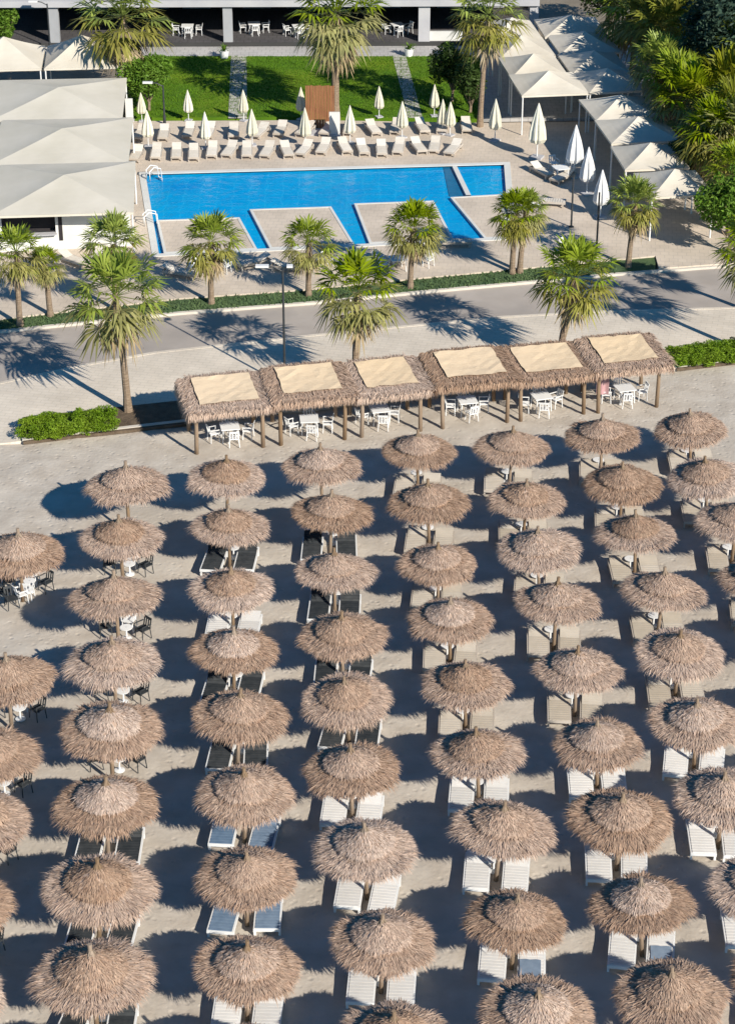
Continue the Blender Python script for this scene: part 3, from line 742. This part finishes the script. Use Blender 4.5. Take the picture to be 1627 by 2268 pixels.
for (bx, by, x, y, d, _, v), lb in zip(RP, RL): palm_px(bx + 14, by, x + 14, y, d * 1.3, lb, v, z=.2, group=GR, crowns=CRD, tr=.2)
palm_px(1668, 690, 1650, 545, 120, 'palm with drooping fronds reaching in above the road at the picture edge', 1, z=.1, crowns=CRD)

# ------------------------------------------------------------------ shrubs, hedges, trees
def leaf_cloud(mb, r, c, rad, n, size, gaps=.45):
    ph = [(r.uniform(0, 6.28), r.uniform(1.2, 3.2), Vector((r.gauss(0, 1), r.gauss(0, 1), r.gauss(0, 1))).normalized()) for _ in range(7)]
    k = 0; tries = 0
    while k < n and tries < n * 8:
        tries += 1
        v = Vector((r.uniform(-1, 1), r.uniform(-1, 1), r.uniform(-1, 1)))
        if v.length > 1: continue
        q = sum(math.sin(p[0] + p[1] * 2.2 * v.dot(p[2])) for p in ph) / 7
        if v.length > .78 + q * .5 or v.length < .35: continue
        if q < -gaps * .5 and r.random() < .7: continue
        p = Vector((c[0] + v.x * rad[0], c[1] + v.y * rad[1], c[2] + v.z * rad[2]))
        u = Vector((r.gauss(0, 1), r.gauss(0, 1), r.gauss(0, .6))).normalized(); t = u.cross(Vector((r.gauss(0, 1), r.gauss(0, 1), r.gauss(0, 1)))).normalized()
        s = size * r.uniform(.6, 1.3); w_ = s * .32
        mb.poly([p - u * s, p + t * w_, p + u * s, p - t * w_], min(1, max(0, .5 + q * .6 + r.gauss(0, .18)))); k += 1
def bush(name, base, rad, n, size, m, label, cat, stem_h=.5, seed=1, clumps=5):
    r = random.Random(seed); root = thing(name, base, label, cat)
    tm = MB(); hgt = stem_h + rad[2] * 1.0
    tm.tube([(0, 0, -.1), (.05, .02, stem_h), (.02, .05, hgt)], [.12, .09, .04], 7)
    for k in range(6):
        t = k * 1.05 + r.uniform(-.2, .2); tm.tube([(.03, .02, stem_h * .8), (math.cos(t) * rad[0] * .6, math.sin(t) * rad[1] * .6, stem_h + rad[2] * r.uniform(.6, 1.4))], [.05, .02], 5)
    tm.build('trunk', M['trunk'], root)
    lm = MB()
    for k in range(clumps):
        t = k * 2.4; q = .45 * (k > 0)
        leaf_cloud(lm, r, (math.cos(t) * rad[0] * q, math.sin(t) * rad[1] * q, stem_h + rad[2] * r.uniform(.7, 1.25)), (rad[0] * .72, rad[1] * .72, rad[2] * .75), n // clumps, size)
    lm.build('crown', m, root)
    return root
def hedge(pts_front, depth_px, h, label, seed):
    r = random.Random(seed)
    A, B = g(*pts_front[0], .06), g(*pts_front[1], .06); ax = (B - A); L = ax.length; ax.normalize(); bk = Vector((-ax.y, ax.x, 0))
    root = thing('hedge', A, label, 'hedge', 'clipped hedges along the promenade bed', math.atan2(ax.y, ax.x))
    tw = MB()
    tw.box((L / 2, depth_px / 2, h * .22), (L - .7, depth_px - .7, h * .44))
    tw.build('woody_core', M['twig'], root)
    lm = MB(); x = .5
    while x < L - .3:
        for y in (.55, depth_px - .55):
            leaf_cloud(lm, r, (x, y + r.uniform(-.1, .1), h * .55), (.8, .8, h * .62 * r.uniform(.92, 1.04)), 1500, .07, .1)
        x += .62
    lm.build('leaves', M['leaf_h'], root)
hedge([(46, 984), (266, 958)], 2.1, .58, 'low bright green hedge in the bed beside the tall palm', 5)
hedge([(1500, 822), (1760, 790)], 2.1, .58, 'low green hedge in the bed past the last pavilion', 6)
bush('shrub', g(330, 245, .2), (1.9, 1.5, 1.7), 4200, .16, M['leaf_b'], 'bright green shrub at the lawn edge beside the white tents', 'shrub', .7, 3)
bush('shrub', g(1000, 225, .2), (1.6, 1.4, 2.0), 3600, .16, M['leaf_d'], 'dark green shrub on the lawn beside the tall slender palm', 'shrub', .8, 4)
bush('shrub', g(1040, 250, .2), (1.2, 1.2, 1.7), 2400, .15, M['leaf_d'], 'dark shrub tucked against the slender palm trunk', 'shrub', .5, 5)
bush('broadleaf_tree', g(1612, 300, .2), (3.6, 3.0, 4.4), 14000, .26, M['leaf_t'], 'dark blue green broadleaf tree above the palms at the top corner', 'tree', 3.0, 8, 8)
bush('shrub', g(1612, 560, .2), (2.0, 1.8, 2.3), 5200, .17, M['leaf_b'], 'bright green bush beside the lowest tent at the picture edge', 'shrub', .8, 9)
bush('shrub', g(1470, 150, .2), (2.6, 2.2, 2.6), 5200, .2, M['leaf_d'], 'dark shrub filling the gap behind the upper tents', 'shrub', 1.2, 10)
bush('shrub', g(1350, 60, .2), (3.0, 2.2, 2.4), 5000, .2, M['leaf_d'], 'dark shrub between the hotel corner and the palms', 'shrub', .6, 12)
bush('shrub', g(1560, 430, .2), (2.4, 2.0, 2.0), 5200, .2, M['leaf_d'], 'dark undergrowth shrub below the palm mass beside the lower tents', 'shrub', .6, 14)
bush('shrub', g(1640, 400, .2), (2.6, 2.0, 2.4), 5200, .2, M['leaf_d'], 'dark shrub at the picture edge below the palms', 'shrub', .8, 15)
bush('shrub', g(12, 105, .3), (1.3, 1.2, 1.6), 2600, .15, M['leaf_b'], 'bright green shrub before the hotel at the top left corner', 'shrub', .5, 11)

# ------------------------------------------------------------------ tents and the bar on the left
def tent(fl, fr_, eave, rise, label, m, depth=None, group=None, valance=.14, sag=.03):
    A, B = g(fl[0], fl[1], eave), g(fr_[0], fr_[1], eave)
    ax = (B - A); wd = ax.length; ax.z = 0; ax.normalize(); rz = math.atan2(ax.y, ax.x)
    dp = depth or wd
    base = A.copy(); base.z = .2
    root = thing('canopy_tent', base, label, 'tent', group, rz)
    hz = eave - .2
    cm = MB(); apex = Vector((wd / 2, dp / 2, hz + rise)); n = 6
    cor = [Vector((0, 0, hz)), Vector((wd, 0, hz)), Vector((wd, dp, hz)), Vector((0, dp, hz))]
    for i in range(4):
        a, b = cor[i], cor[(i + 1) % 4]; prev = None
        for s in range(n + 1):
            t = s / n; L_, R_ = a.lerp(apex, t), b.lerp(apex, t)
            sg = sag * math.sin(math.pi * t) * rise * 1.3
            cur = []
            for k in range(7):
                u = k / 6; p = L_.lerp(R_, u); p.z -= sg * (1 + 1.2 * math.sin(math.pi * u))
                if s == 0: p.z -= .0
                cur.append(p)
            if prev:
                for k in range(6): cm.poly([prev[k], prev[k + 1], cur[k + 1], cur[k]])
            prev = cur
    cv = cm.build('canopy', m, root, False)
    vm = MB()
    for i in range(4):
        a, b = cor[i], cor[(i + 1) % 4]; vm.poly([a - Vector((0, 0, valance)), b - Vector((0, 0, valance)), b - Vector((0, 0, .005)), a - Vector((0, 0, .005))])
    vm.build('valance', m, root)
    for q in ((.08, .08), (wd - .08, .08), (wd - .08, dp - .08), (.08, dp - .08)):
        pm = MB(); pm.tube([(q[0], q[1], -.1), (q[0], q[1], hz)], .05, 8); pm.build('post', M['metal_w'], root)
    return root
GT = 'square tents over the bar beside the pool'
tent((-22, 479), (296, 470), 2.9, .8, 'large white square tent nearest the road, left of the pool', M['tent'], 8.75, GT)
tent((-25, 367), (284, 361), 2.9, .8, 'large white square tent in the middle of the three beside the pool', M['tent'], 8.75, GT)
tent((-25, 269), (271, 263), 2.9, .8, 'large white square tent farthest from the road of the three bar tents', M['tent'], 8.75, GT)
tent((98, 152), (262, 148), 3.0, 1.5, 'smaller white tent shaded by palm fronds beside the hotel columns', M['tent2'], 5.4, GT)
tent((-80, 156), (92, 152), 3.0, 1.5, 'smaller white tent at the picture edge before the hotel', M['tent2'], 5.4, GT)
# bar front wall with its serving hatch below the front tent
b0 = g(-30, 560, .2); b1 = g(292, 545, .2); ax = (b1 - b0); ax.normalize(); brz = math.atan2(ax.y, ax.x); bl = (b1 - b0).length
bar = thing('pool_bar', b0, 'white pool bar with a dark serving hatch below the front tent', 'bar', rz=brz)
s_ = ppm(b0)
hx0, hx1 = 1.0, 150 / s_ + .15
m_ = MB()
m_.box((hx0 / 2, .1, 1.2), (hx0, .2, 2.4)); m_.box((hx1 + (bl - hx1) / 2, .1, 1.2), (bl - hx1, .2, 2.4))
m_.box(((hx0 + hx1) / 2, .1, .5), (hx1 - hx0, .2, 1.0)); m_.box(((hx0 + hx1) / 2, .1, 2.25), (hx1 - hx0, .2, .3)); m_.box((bl - .1, 3.0, 1.2), (.2, 5.6, 2.4))
m_.build('wall', M['wall_w'], bar)
m_ = MB(); m_.box(((hx0 + hx1) / 2, .55, 1.55), (hx1 - hx0, .05, 1.15)); m_.build('hatch', M['dark'], bar)
m_ = MB(); m_.box(((hx0 + hx1) / 2, -.1, 1.02), (hx1 - hx0 + .1, .45, .06)); m_.build('counter', M['slab'], bar)
m_ = MB(); m_.box((hx1 + .28, -.012, 1.3), (.22, .03, 1.5)); m_.build('door', M['dark'], bar)
m_ = MB(); m_.box((hx1 + 1.2, -.012, 2.05), (.7, .03, .18)); m_.build('vent', M['wall_g'], bar)

GS = 'beige square tents in the row beside the palms'
RT = [((1155, 212), (1303, 206), 4.7, 'front left tent of the large joined beige canopy'), ((1304, 206), (1424, 200), 4.7, 'front right tent of the large joined beige canopy, touched by palm shade'),
      ((1131, 172), (1258, 167), 4.7, 'second left tent of the joined beige canopy'), ((1265, 165), (1395, 160), 4.7, 'second right tent of the joined beige canopy, under overhanging fronds'),
      ((1108, 128), (1230, 123), 4.7, 'third left tent of the joined beige canopy'), ((1240, 120), (1375, 115), 4.7, 'third right tent of the joined beige canopy'),
      ((1090, 88), (1200, 84), 4.7, 'rearmost left tent of the joined beige canopy, beside the hotel'), ((1206, 82), (1345, 78), 4.7, 'rearmost right tent of the joined beige canopy'),
      ((1319, 267), (1466, 259), 4.4, 'single beige tent just below the large joined canopy'), ((1353, 318), (1508, 311), 4.6, 'second single beige tent down from the joined canopy'),
      ((1383, 376), (1526, 371), 4.3, 'third single beige tent, between two others beside the pool court'), ((1441, 437), (1582, 430), 4.2, 'lowest single beige tent, nearest the road')]
for a, b, dp, lb in RT: tent(a, b, 2.9, .9, lb, M['tent2'], dp, GS, sag=.05)

# ------------------------------------------------------------------ hotel
h0 = g(-60, 106, .2); h1 = g(1190, 102, .2); ax = (h1 - h0); hl = ax.length; hrz = math.atan2(ax.y, ax.x)
hotel = thing('hotel', h0, 'hotel front with a deep shaded ground floor terrace and pale columns', 'hotel', rz=hrz)
sh = ppm(h0); X = lambda px: (px + 60) / 1250 * hl
TZ = .35
m_ = MB(); m_.box((hl / 2, 4.5, TZ / 2 - .1), (hl, 9, TZ + .2)); m_.build('terrace', M['terrace_shade'], hotel)
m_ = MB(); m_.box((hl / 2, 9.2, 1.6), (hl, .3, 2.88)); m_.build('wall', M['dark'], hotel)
m_ = MB(); m_.box((hl / 2, 4.6, 3.28), (hl, 9.6, .46)); m_.build('slab', M['slab'], hotel)
m_ = MB(); m_.box((hl / 2, 5.2, 5.4), (hl, 8.2, 3.78)); m_.build('upper_wall', M['slab'], hotel)
for px in (123, 505, 938, 1180):
    m_ = MB(); m_.box((X(px), .35, TZ + 1.34), (.68 if px != 938 else .85, .6, 2.68)); m_.build('column', M['wall_g'] if px < 600 else M['slab'], hotel)
for k, px in enumerate((30, 190, 320, 420, 560, 660, 760, 860, 1010, 1100)):
    f_ = MB(); f_.box((X(px), 9.02, TZ + 1.35), (2.2, .06, 2.5)); w_ = f_.build('window', M['wall_g'], hotel)
    p_ = MB(); p_.box((X(px), 8.97, TZ + 1.35), (2.0, .05, 2.3)); p_.build('pane', M['glassd'], w_)
m_ = MB(); m_.box((X(985), .35, TZ + .35), (2.5, .22, .7)); m_.build('parapet', M['wall_w'], hotel)
for px in (40, 300, 600, 860, 1080):
    m_ = MB(); m_.box((X(px), 1.08, 5.6), (6.5, .1, 1.9)); m_.build('window', M['glassd'], hotel)
def hp(px, d): return h0 + Vector((math.cos(hrz) * X(px) - math.sin(hrz) * d, math.sin(hrz) * X(px) + math.cos(hrz) * d, TZ))
for k, (px, d, nm) in enumerate(((412, 2.0, 'left of the middle column'), (560, 2.6, 'right of the middle column'), (660, 1.8, 'beside the lawn palm crown'), (880, 2.2, 'beside the wide pale column'))):
    P_table.put(hp(px, d), .1 * k, f"white terrace table {nm} of the hotel", 'tables on the hotel terrace')
    for dx, dy, rz, sd in ((-.85, 0, math.pi / 2, 'left'), (.85, .1, -math.pi / 2, 'right'), (.1, -.8, math.pi, 'front')):
        P_chair.put(hp(px, d) + Vector((dx, dy, 0)), rz + .2 * k, f"white chair at the {sd} of the terrace table {nm}", 'chairs on the hotel terrace')
# white low bench-like planters on the walk
def planter(p, label, seed):
    root = thing('potted_plant', p, label, 'plant')
    m_ = MB(); m_.lathe([(.02, 0), (.26, 0), (.36, .55), (.32, .55), (.3, .48), (.02, .48)], 16); m_.build('pot', M['white_pl'], root)
    r = random.Random(seed); l_ = MB()
    for k in range(26):
        t = r.uniform(0, 6.28); e = r.uniform(.4, 1.3); d = Vector((math.cos(t) * math.cos(e), math.sin(t) * math.cos(e), math.sin(e)))
        blade_quad(l_, Vector((0, 0, .48)), d, Vector((-math.sin(t), math.cos(t), 0)), r.uniform(.6, 1.0), .05, r.random(), .3)
    l_.build('leaves', M['leaf_b'], root)
planter(g(497, 128, .24), 'white pot with spiky leaves beside the middle stone path', 3)
planter(g(905, 124, .24), 'white pot with spiky leaves at the head of the slanted path', 4)
planter(g(990, 122, .24), 'white pot with spiky leaves before the low white parapet', 5)

# ------------------------------------------------------------------ pool parasols, loungers, deck things
def make_parasol(m, seed):
    r = random.Random(seed)
    root = thing('closed_parasol', (0, 0, 0), 'p', 'parasol')
    a = MB(); a.tube([(0, 0, 0), (0, 0, 2.85)], .035, 8); a.build('pole', M['metal_w'], root)
    b = MB(); b.box((0, 0, .05), (.6, .6, .1)); b.build('base', M['slab'], root)
    c = MB(); n = 24; prof = [(.30, .85), (.40, 1.05), (.36, 1.5), (.26, 2.0), (.14, 2.5), (.04, 2.85), (.005, 2.92)]
    ph = r.uniform(0, 6.28)
    c.lathe(prof, n, lambda t, rad: 1 + .22 * math.cos(8 * t + ph) * min(1, rad / .25) + .08 * math.sin(2 * t + ph))
    c.build('cloth', m, root, False)
    return Proto(root)
PP = [make_parasol(M['parasol'], 1), make_parasol(M['parasol'], 2)]; PW = make_parasol(M['parasol_w'], 3)
back_row = [(315, 270, 62), (418, 268, 66), (540, 268, 66), (667, 266, 70), (839, 260, 66), (961, 258, 68)]
front_row = [(329, 325, 78), (456, 330, 80), (559, 322, 78), (676, 325, 84), (775, 318, 82), (890, 305, 78), (979, 296, 74), (996, 300, 72), (1095, 312, 90), (1188, 350, 128)]
def scale_for(bx, by, hpx):
    b = g(bx, by, .2); return hpx / (ppm(b) * .93) / 2.92, b
for i, (bx, by, hp_) in enumerate(back_row):
    s, b = scale_for(bx, by, hp_); b.z = .22; PP[i % 2].put(b, i * 1.3, f"closed cream parasol, {ORD[i + 1]} from the left along the lawn edge", 'closed parasols by the pool', s)
for i, (bx, by, hp_) in enumerate(front_row):
    s, b = scale_for(bx, by, hp_); PP[(i + 1) % 2].put(b, i * 1.7, f"closed cream parasol, {ORD[i + 1]} from the left in the row between the loungers", 'closed parasols by the pool', min(s, 1.25))
for (bx, by, hp_, lb) in ((1270, 392, 112, 'closed white parasol on a dark pole beyond the pool end'), (1298, 430, 102, 'closed white parasol, middle one of three beyond the pool end'), (1328, 482, 104, 'closed white parasol of three beyond the pool end, nearest the road')):
    s, b = scale_for(bx, by, hp_); PW.put(b, .4, lb, 'closed parasols by the pool', s)
PL = make_lounger(M['pool_l'], M['beige_frame'], 'pool_lounger', 'sun lounger', .34, .72, R(24))
def lounger_row(y_at, x0, x1, n, name, rz0, seed):
    r = random.Random(seed)
    for i in range(n):
        px = x0 + (x1 - x0) * (i + .5) / n + r.gauss(0, 3); p = g(px, y_at(px) + r.gauss(0, 2.2), .2)
        PL.put(p, rz0 + r.gauss(0, .17), f"cream pool lounger, {ORD[i + 1]} from the left in the {name}", 'loungers by the pool')
lounger_row(lambda x: 349 - (x - 300) * .022, 282, 1030, 18, 'row along the pool edge', R(4), 3)
lounger_row(lambda x: 304 - (x - 300) * .02, 285, 1060, 15, 'row nearer the lawn', R(-3), 4)
# loungers and things at the pool's near side and far end
for i, (px, py, rz, lb) in enumerate(((1005, 545, R(92), 'cream lounger lying crosswise at the near pool edge beside the shaggy palm'), (640, 600, R(75), 'cream lounger behind the lamp post'), (560, 590, R(-60), 'cream lounger between the first two peninsulas'),
        (400, 612, R(70), 'cream lounger beside the first peninsula palm'), (860, 585, R(60), 'cream lounger beside the shaggy palm'), (1200, 388, R(30), 'cream lounger on the deck past the pool end'), (1245, 400, R(-40), 'cream lounger among white furniture past the pool end'),
        (1215, 455, R(80), 'cream lounger on the pale mat below the white furniture'), (165, 585, R(50), 'cream lounger beside the pool bar front'), (215, 575, R(-20), 'cream lounger at the bar corner'))):
    PL.put(g(px, py, .2), rz, lb, 'loungers by the pool')
for i, (px, py, rz, lb) in enumerate(((1225, 375, .4, 'white chair by the closed parasol past the pool end'), (1262, 385, 2.1, 'white chair facing the court past the pool end'), (1185, 470, 1.2, 'white chair beside the twin palms'), (430, 606, .3, 'white chair beside the first peninsula palm'), (500, 604, 2.6, 'white chair right of the first peninsula palm'),
        (725, 590, .9, 'white chair right of the slim verge palm'), (850, 600, 2.0, 'white chair left of the shaggy verge palm'), (948, 590, 4.0, 'white chair right of the shaggy verge palm'), (1250, 560, 1.0, 'white chair behind the leaning beach palm crown'))):
    P_chair.put(g(px, py, .2), rz, lb, 'white chairs around the pool')
for (px, py, lb) in ((1240, 395, 'white table past the pool end'), (460, 600, 'white table beside the first peninsula palm'), (880, 598, 'white table beside the shaggy verge palm')):
    P_table.put(g(px, py, .2), .3, lb, 'white tables around the pool')
# pool ladders
def ladder(px, py, rz, label):
    b = g(px, py, .2); root = thing('pool_ladder', b, label, 'ladder', 'pool ladders', rz)
    for s in (-.25, .25):
        m_ = MB(); m_.tube([(s, -.5, 0), (s, -.5, .6), (s, -.2, .85), (s, .25, .7), (s, .35, -.2)], .035, 8); m_.build('rail', M['metal_w'], root, True)
    m_ = MB(); m_.box((0, .33, .0), (.5, .1, .04)); m_.build('step', M['metal_w'], root)
ladder(345, 396, R(-60), 'white pool ladder at the far left corner of the pool')
ladder(338, 497, R(-75), 'white pool ladder at the left side of the pool')
# rust screen and white box at the lawn palm
p = g(709, 286, .2); s = ppm(p)
root = thing('shower_screen', p, 'rust brown timber shower screen on the lawn beside the thick palm', 'screen')
wd = 56 / s; ht = 92 / s / .93
m_ = MB()
for k in range(9):
    m_.box((-wd / 2 + (k + .5) * wd / 9, 0, ht / 2), (wd / 9 - .015, .07, ht + .05 * math.sin(k * 2.1)), rnd=rng.random())
m_.build('boards', M['rust'], root)
m_ = MB(); m_.box((-wd / 2 - .06, .0, ht / 2), (.1, .1, ht)); m_.box((wd / 2 + .06, .0, ht / 2), (.1, .1, ht)); m_.build('post', M['rust'], root)
m_ = MB(); m_.box((0, -.7, .04), (wd, 1.3, .08)); m_.build('tray', M['slab'], root)
p = g(741, 300, .2)
root = thing('pool_sign', p, 'plain white standing board at the foot of the thick lawn palm', 'board')
m_ = MB(); m_.box((0, 0, .85), (.7, .12, 1.5)); m_.build('board', M['wall_w'], root); m_ = MB(); m_.box((0, 0, .05), (.8, .45, .1)); m_.build('base', M['slab'], root)
p = g(288, 268, .2)
root = thing('pool_sign', p, 'narrow white standing board at the tent corner beside the lawn', 'board')
m_ = MB(); m_.box((0, 0, .8), (.5, .12, 1.5)); m_.build('board', M['wall_w'], root); m_ = MB(); m_.box((0, 0, .05), (.6, .4, .1)); m_.build('base', M['slab'], root)

# ------------------------------------------------------------------ lamps
def lamp(bx, by, ty, z, label, arm=True):
    b = g(bx, by, z); s = ppm(b); h = (by - ty) / s / .9
    root = thing('street_lamp', b, label, 'street lamp')
    m_ = MB(); m_.tube([(0, 0, -.05), (0, 0, .6), (0, 0, .62), (0, 0, h)], [.11, .10, .065, .05], 10); m_.build('pole', M['metal_d'], root)
    for sx in ((-1, .35) if arm else (-1,)):
        q = MB(); q.tube([(0, 0, h - .1), (sx * .4, 0, h + .12), (sx * .75, 0, h + .18)], .035, 6); q.build('arm', M['metal_d'], root)
        q = MB(); q.box((sx * 1.0, 0, h + .18), (.55 * abs(sx) + .1, .26, .10)); q.build('lamp_head', M['metal_w'], root)
lamp(631, 852, 606, .1, 'dark street lamp with white heads on the promenade behind the second pavilion')
lamp(365, 275, 195, .2, 'thin dark lamp post on the lawn beside the bright shrub', False)
def slim_pole(bx, by, ty, label):
    b = g(bx, by, .2); s = ppm(b); h = (by - ty) / s / .92
    root = thing('slim_pole', b, label, 'pole', 'slim dark poles by the pool court')
    m_ = MB(); m_.tube([(0, 0, -.05), (0, 0, h)], [.06, .05], 8); m_.build('shaft', M['metal_d'], root)
    m_ = MB(); m_.lathe([(.16, 0), (.16, .05), (.06, .1)], 10); m_.build('base', M['metal_d'], root)
slim_pole(1264, 503, 392, 'slim dark pole by the pool court, the one closer to the pool')
slim_pole(1320, 552, 430, 'slim dark pole by the pool court, the one closer to the road')
lamp(112, 112, 18, .3, 'dark lamp post before the hotel among the white tents', False)
# pink cloth on a pavilion post
A = g(1331, 893); root = thing('hanging_cloth', A, 'faded pink cloth hung on the post of the last pavilion', 'cloth')
m_ = MB(); k0 = 0
for i in range(9):
    for j in range(7):
        m_.v.append((-.3 + .075 * i, -.13 + .05 * math.sin(i * 1.4) * (1 - j / 9), .55 + .2 * j))
for i in range(8):
    for j in range(6):
        q = i * 7 + j; m_.f.append((q, q + 7, q + 8, q + 1)); m_.r.append(.5)
m_.build('cloth', M['pink'], root, True)
# rest of the beach furniture near the missing umbrella
for (px, py, rz, pr_, lb) in ((28, 1345, .5, P_chair_d, 'dark chair in the open sand where an umbrella is missing'), (48, 1335, 2.2, P_chair, 'white chair in the open sand beside two dark chairs'), (12, 1330, 1.2, P_chair_d, 'dark chair at the picture edge beside the open sand'), (62, 1325, 3.0, P_chair, 'white chair tipped toward the second umbrella row')):
    pr_.put(g(px, py), rz, lb, 'loose chairs on the open sand')

# unused prototypes are removed
for pr_ in umb_protos + [L_white, L_beige, L_dark, L_blue, P_stable, P_chair, P_chair_d, P_table, P_table_d, PL, PW] + PP:
    if not pr_.used:
        for c in kids_of(pr_.root):
            for d in kids_of(c): bpy.data.objects.remove(d)
            bpy.data.objects.remove(c)
        bpy.data.objects.remove(pr_.root)
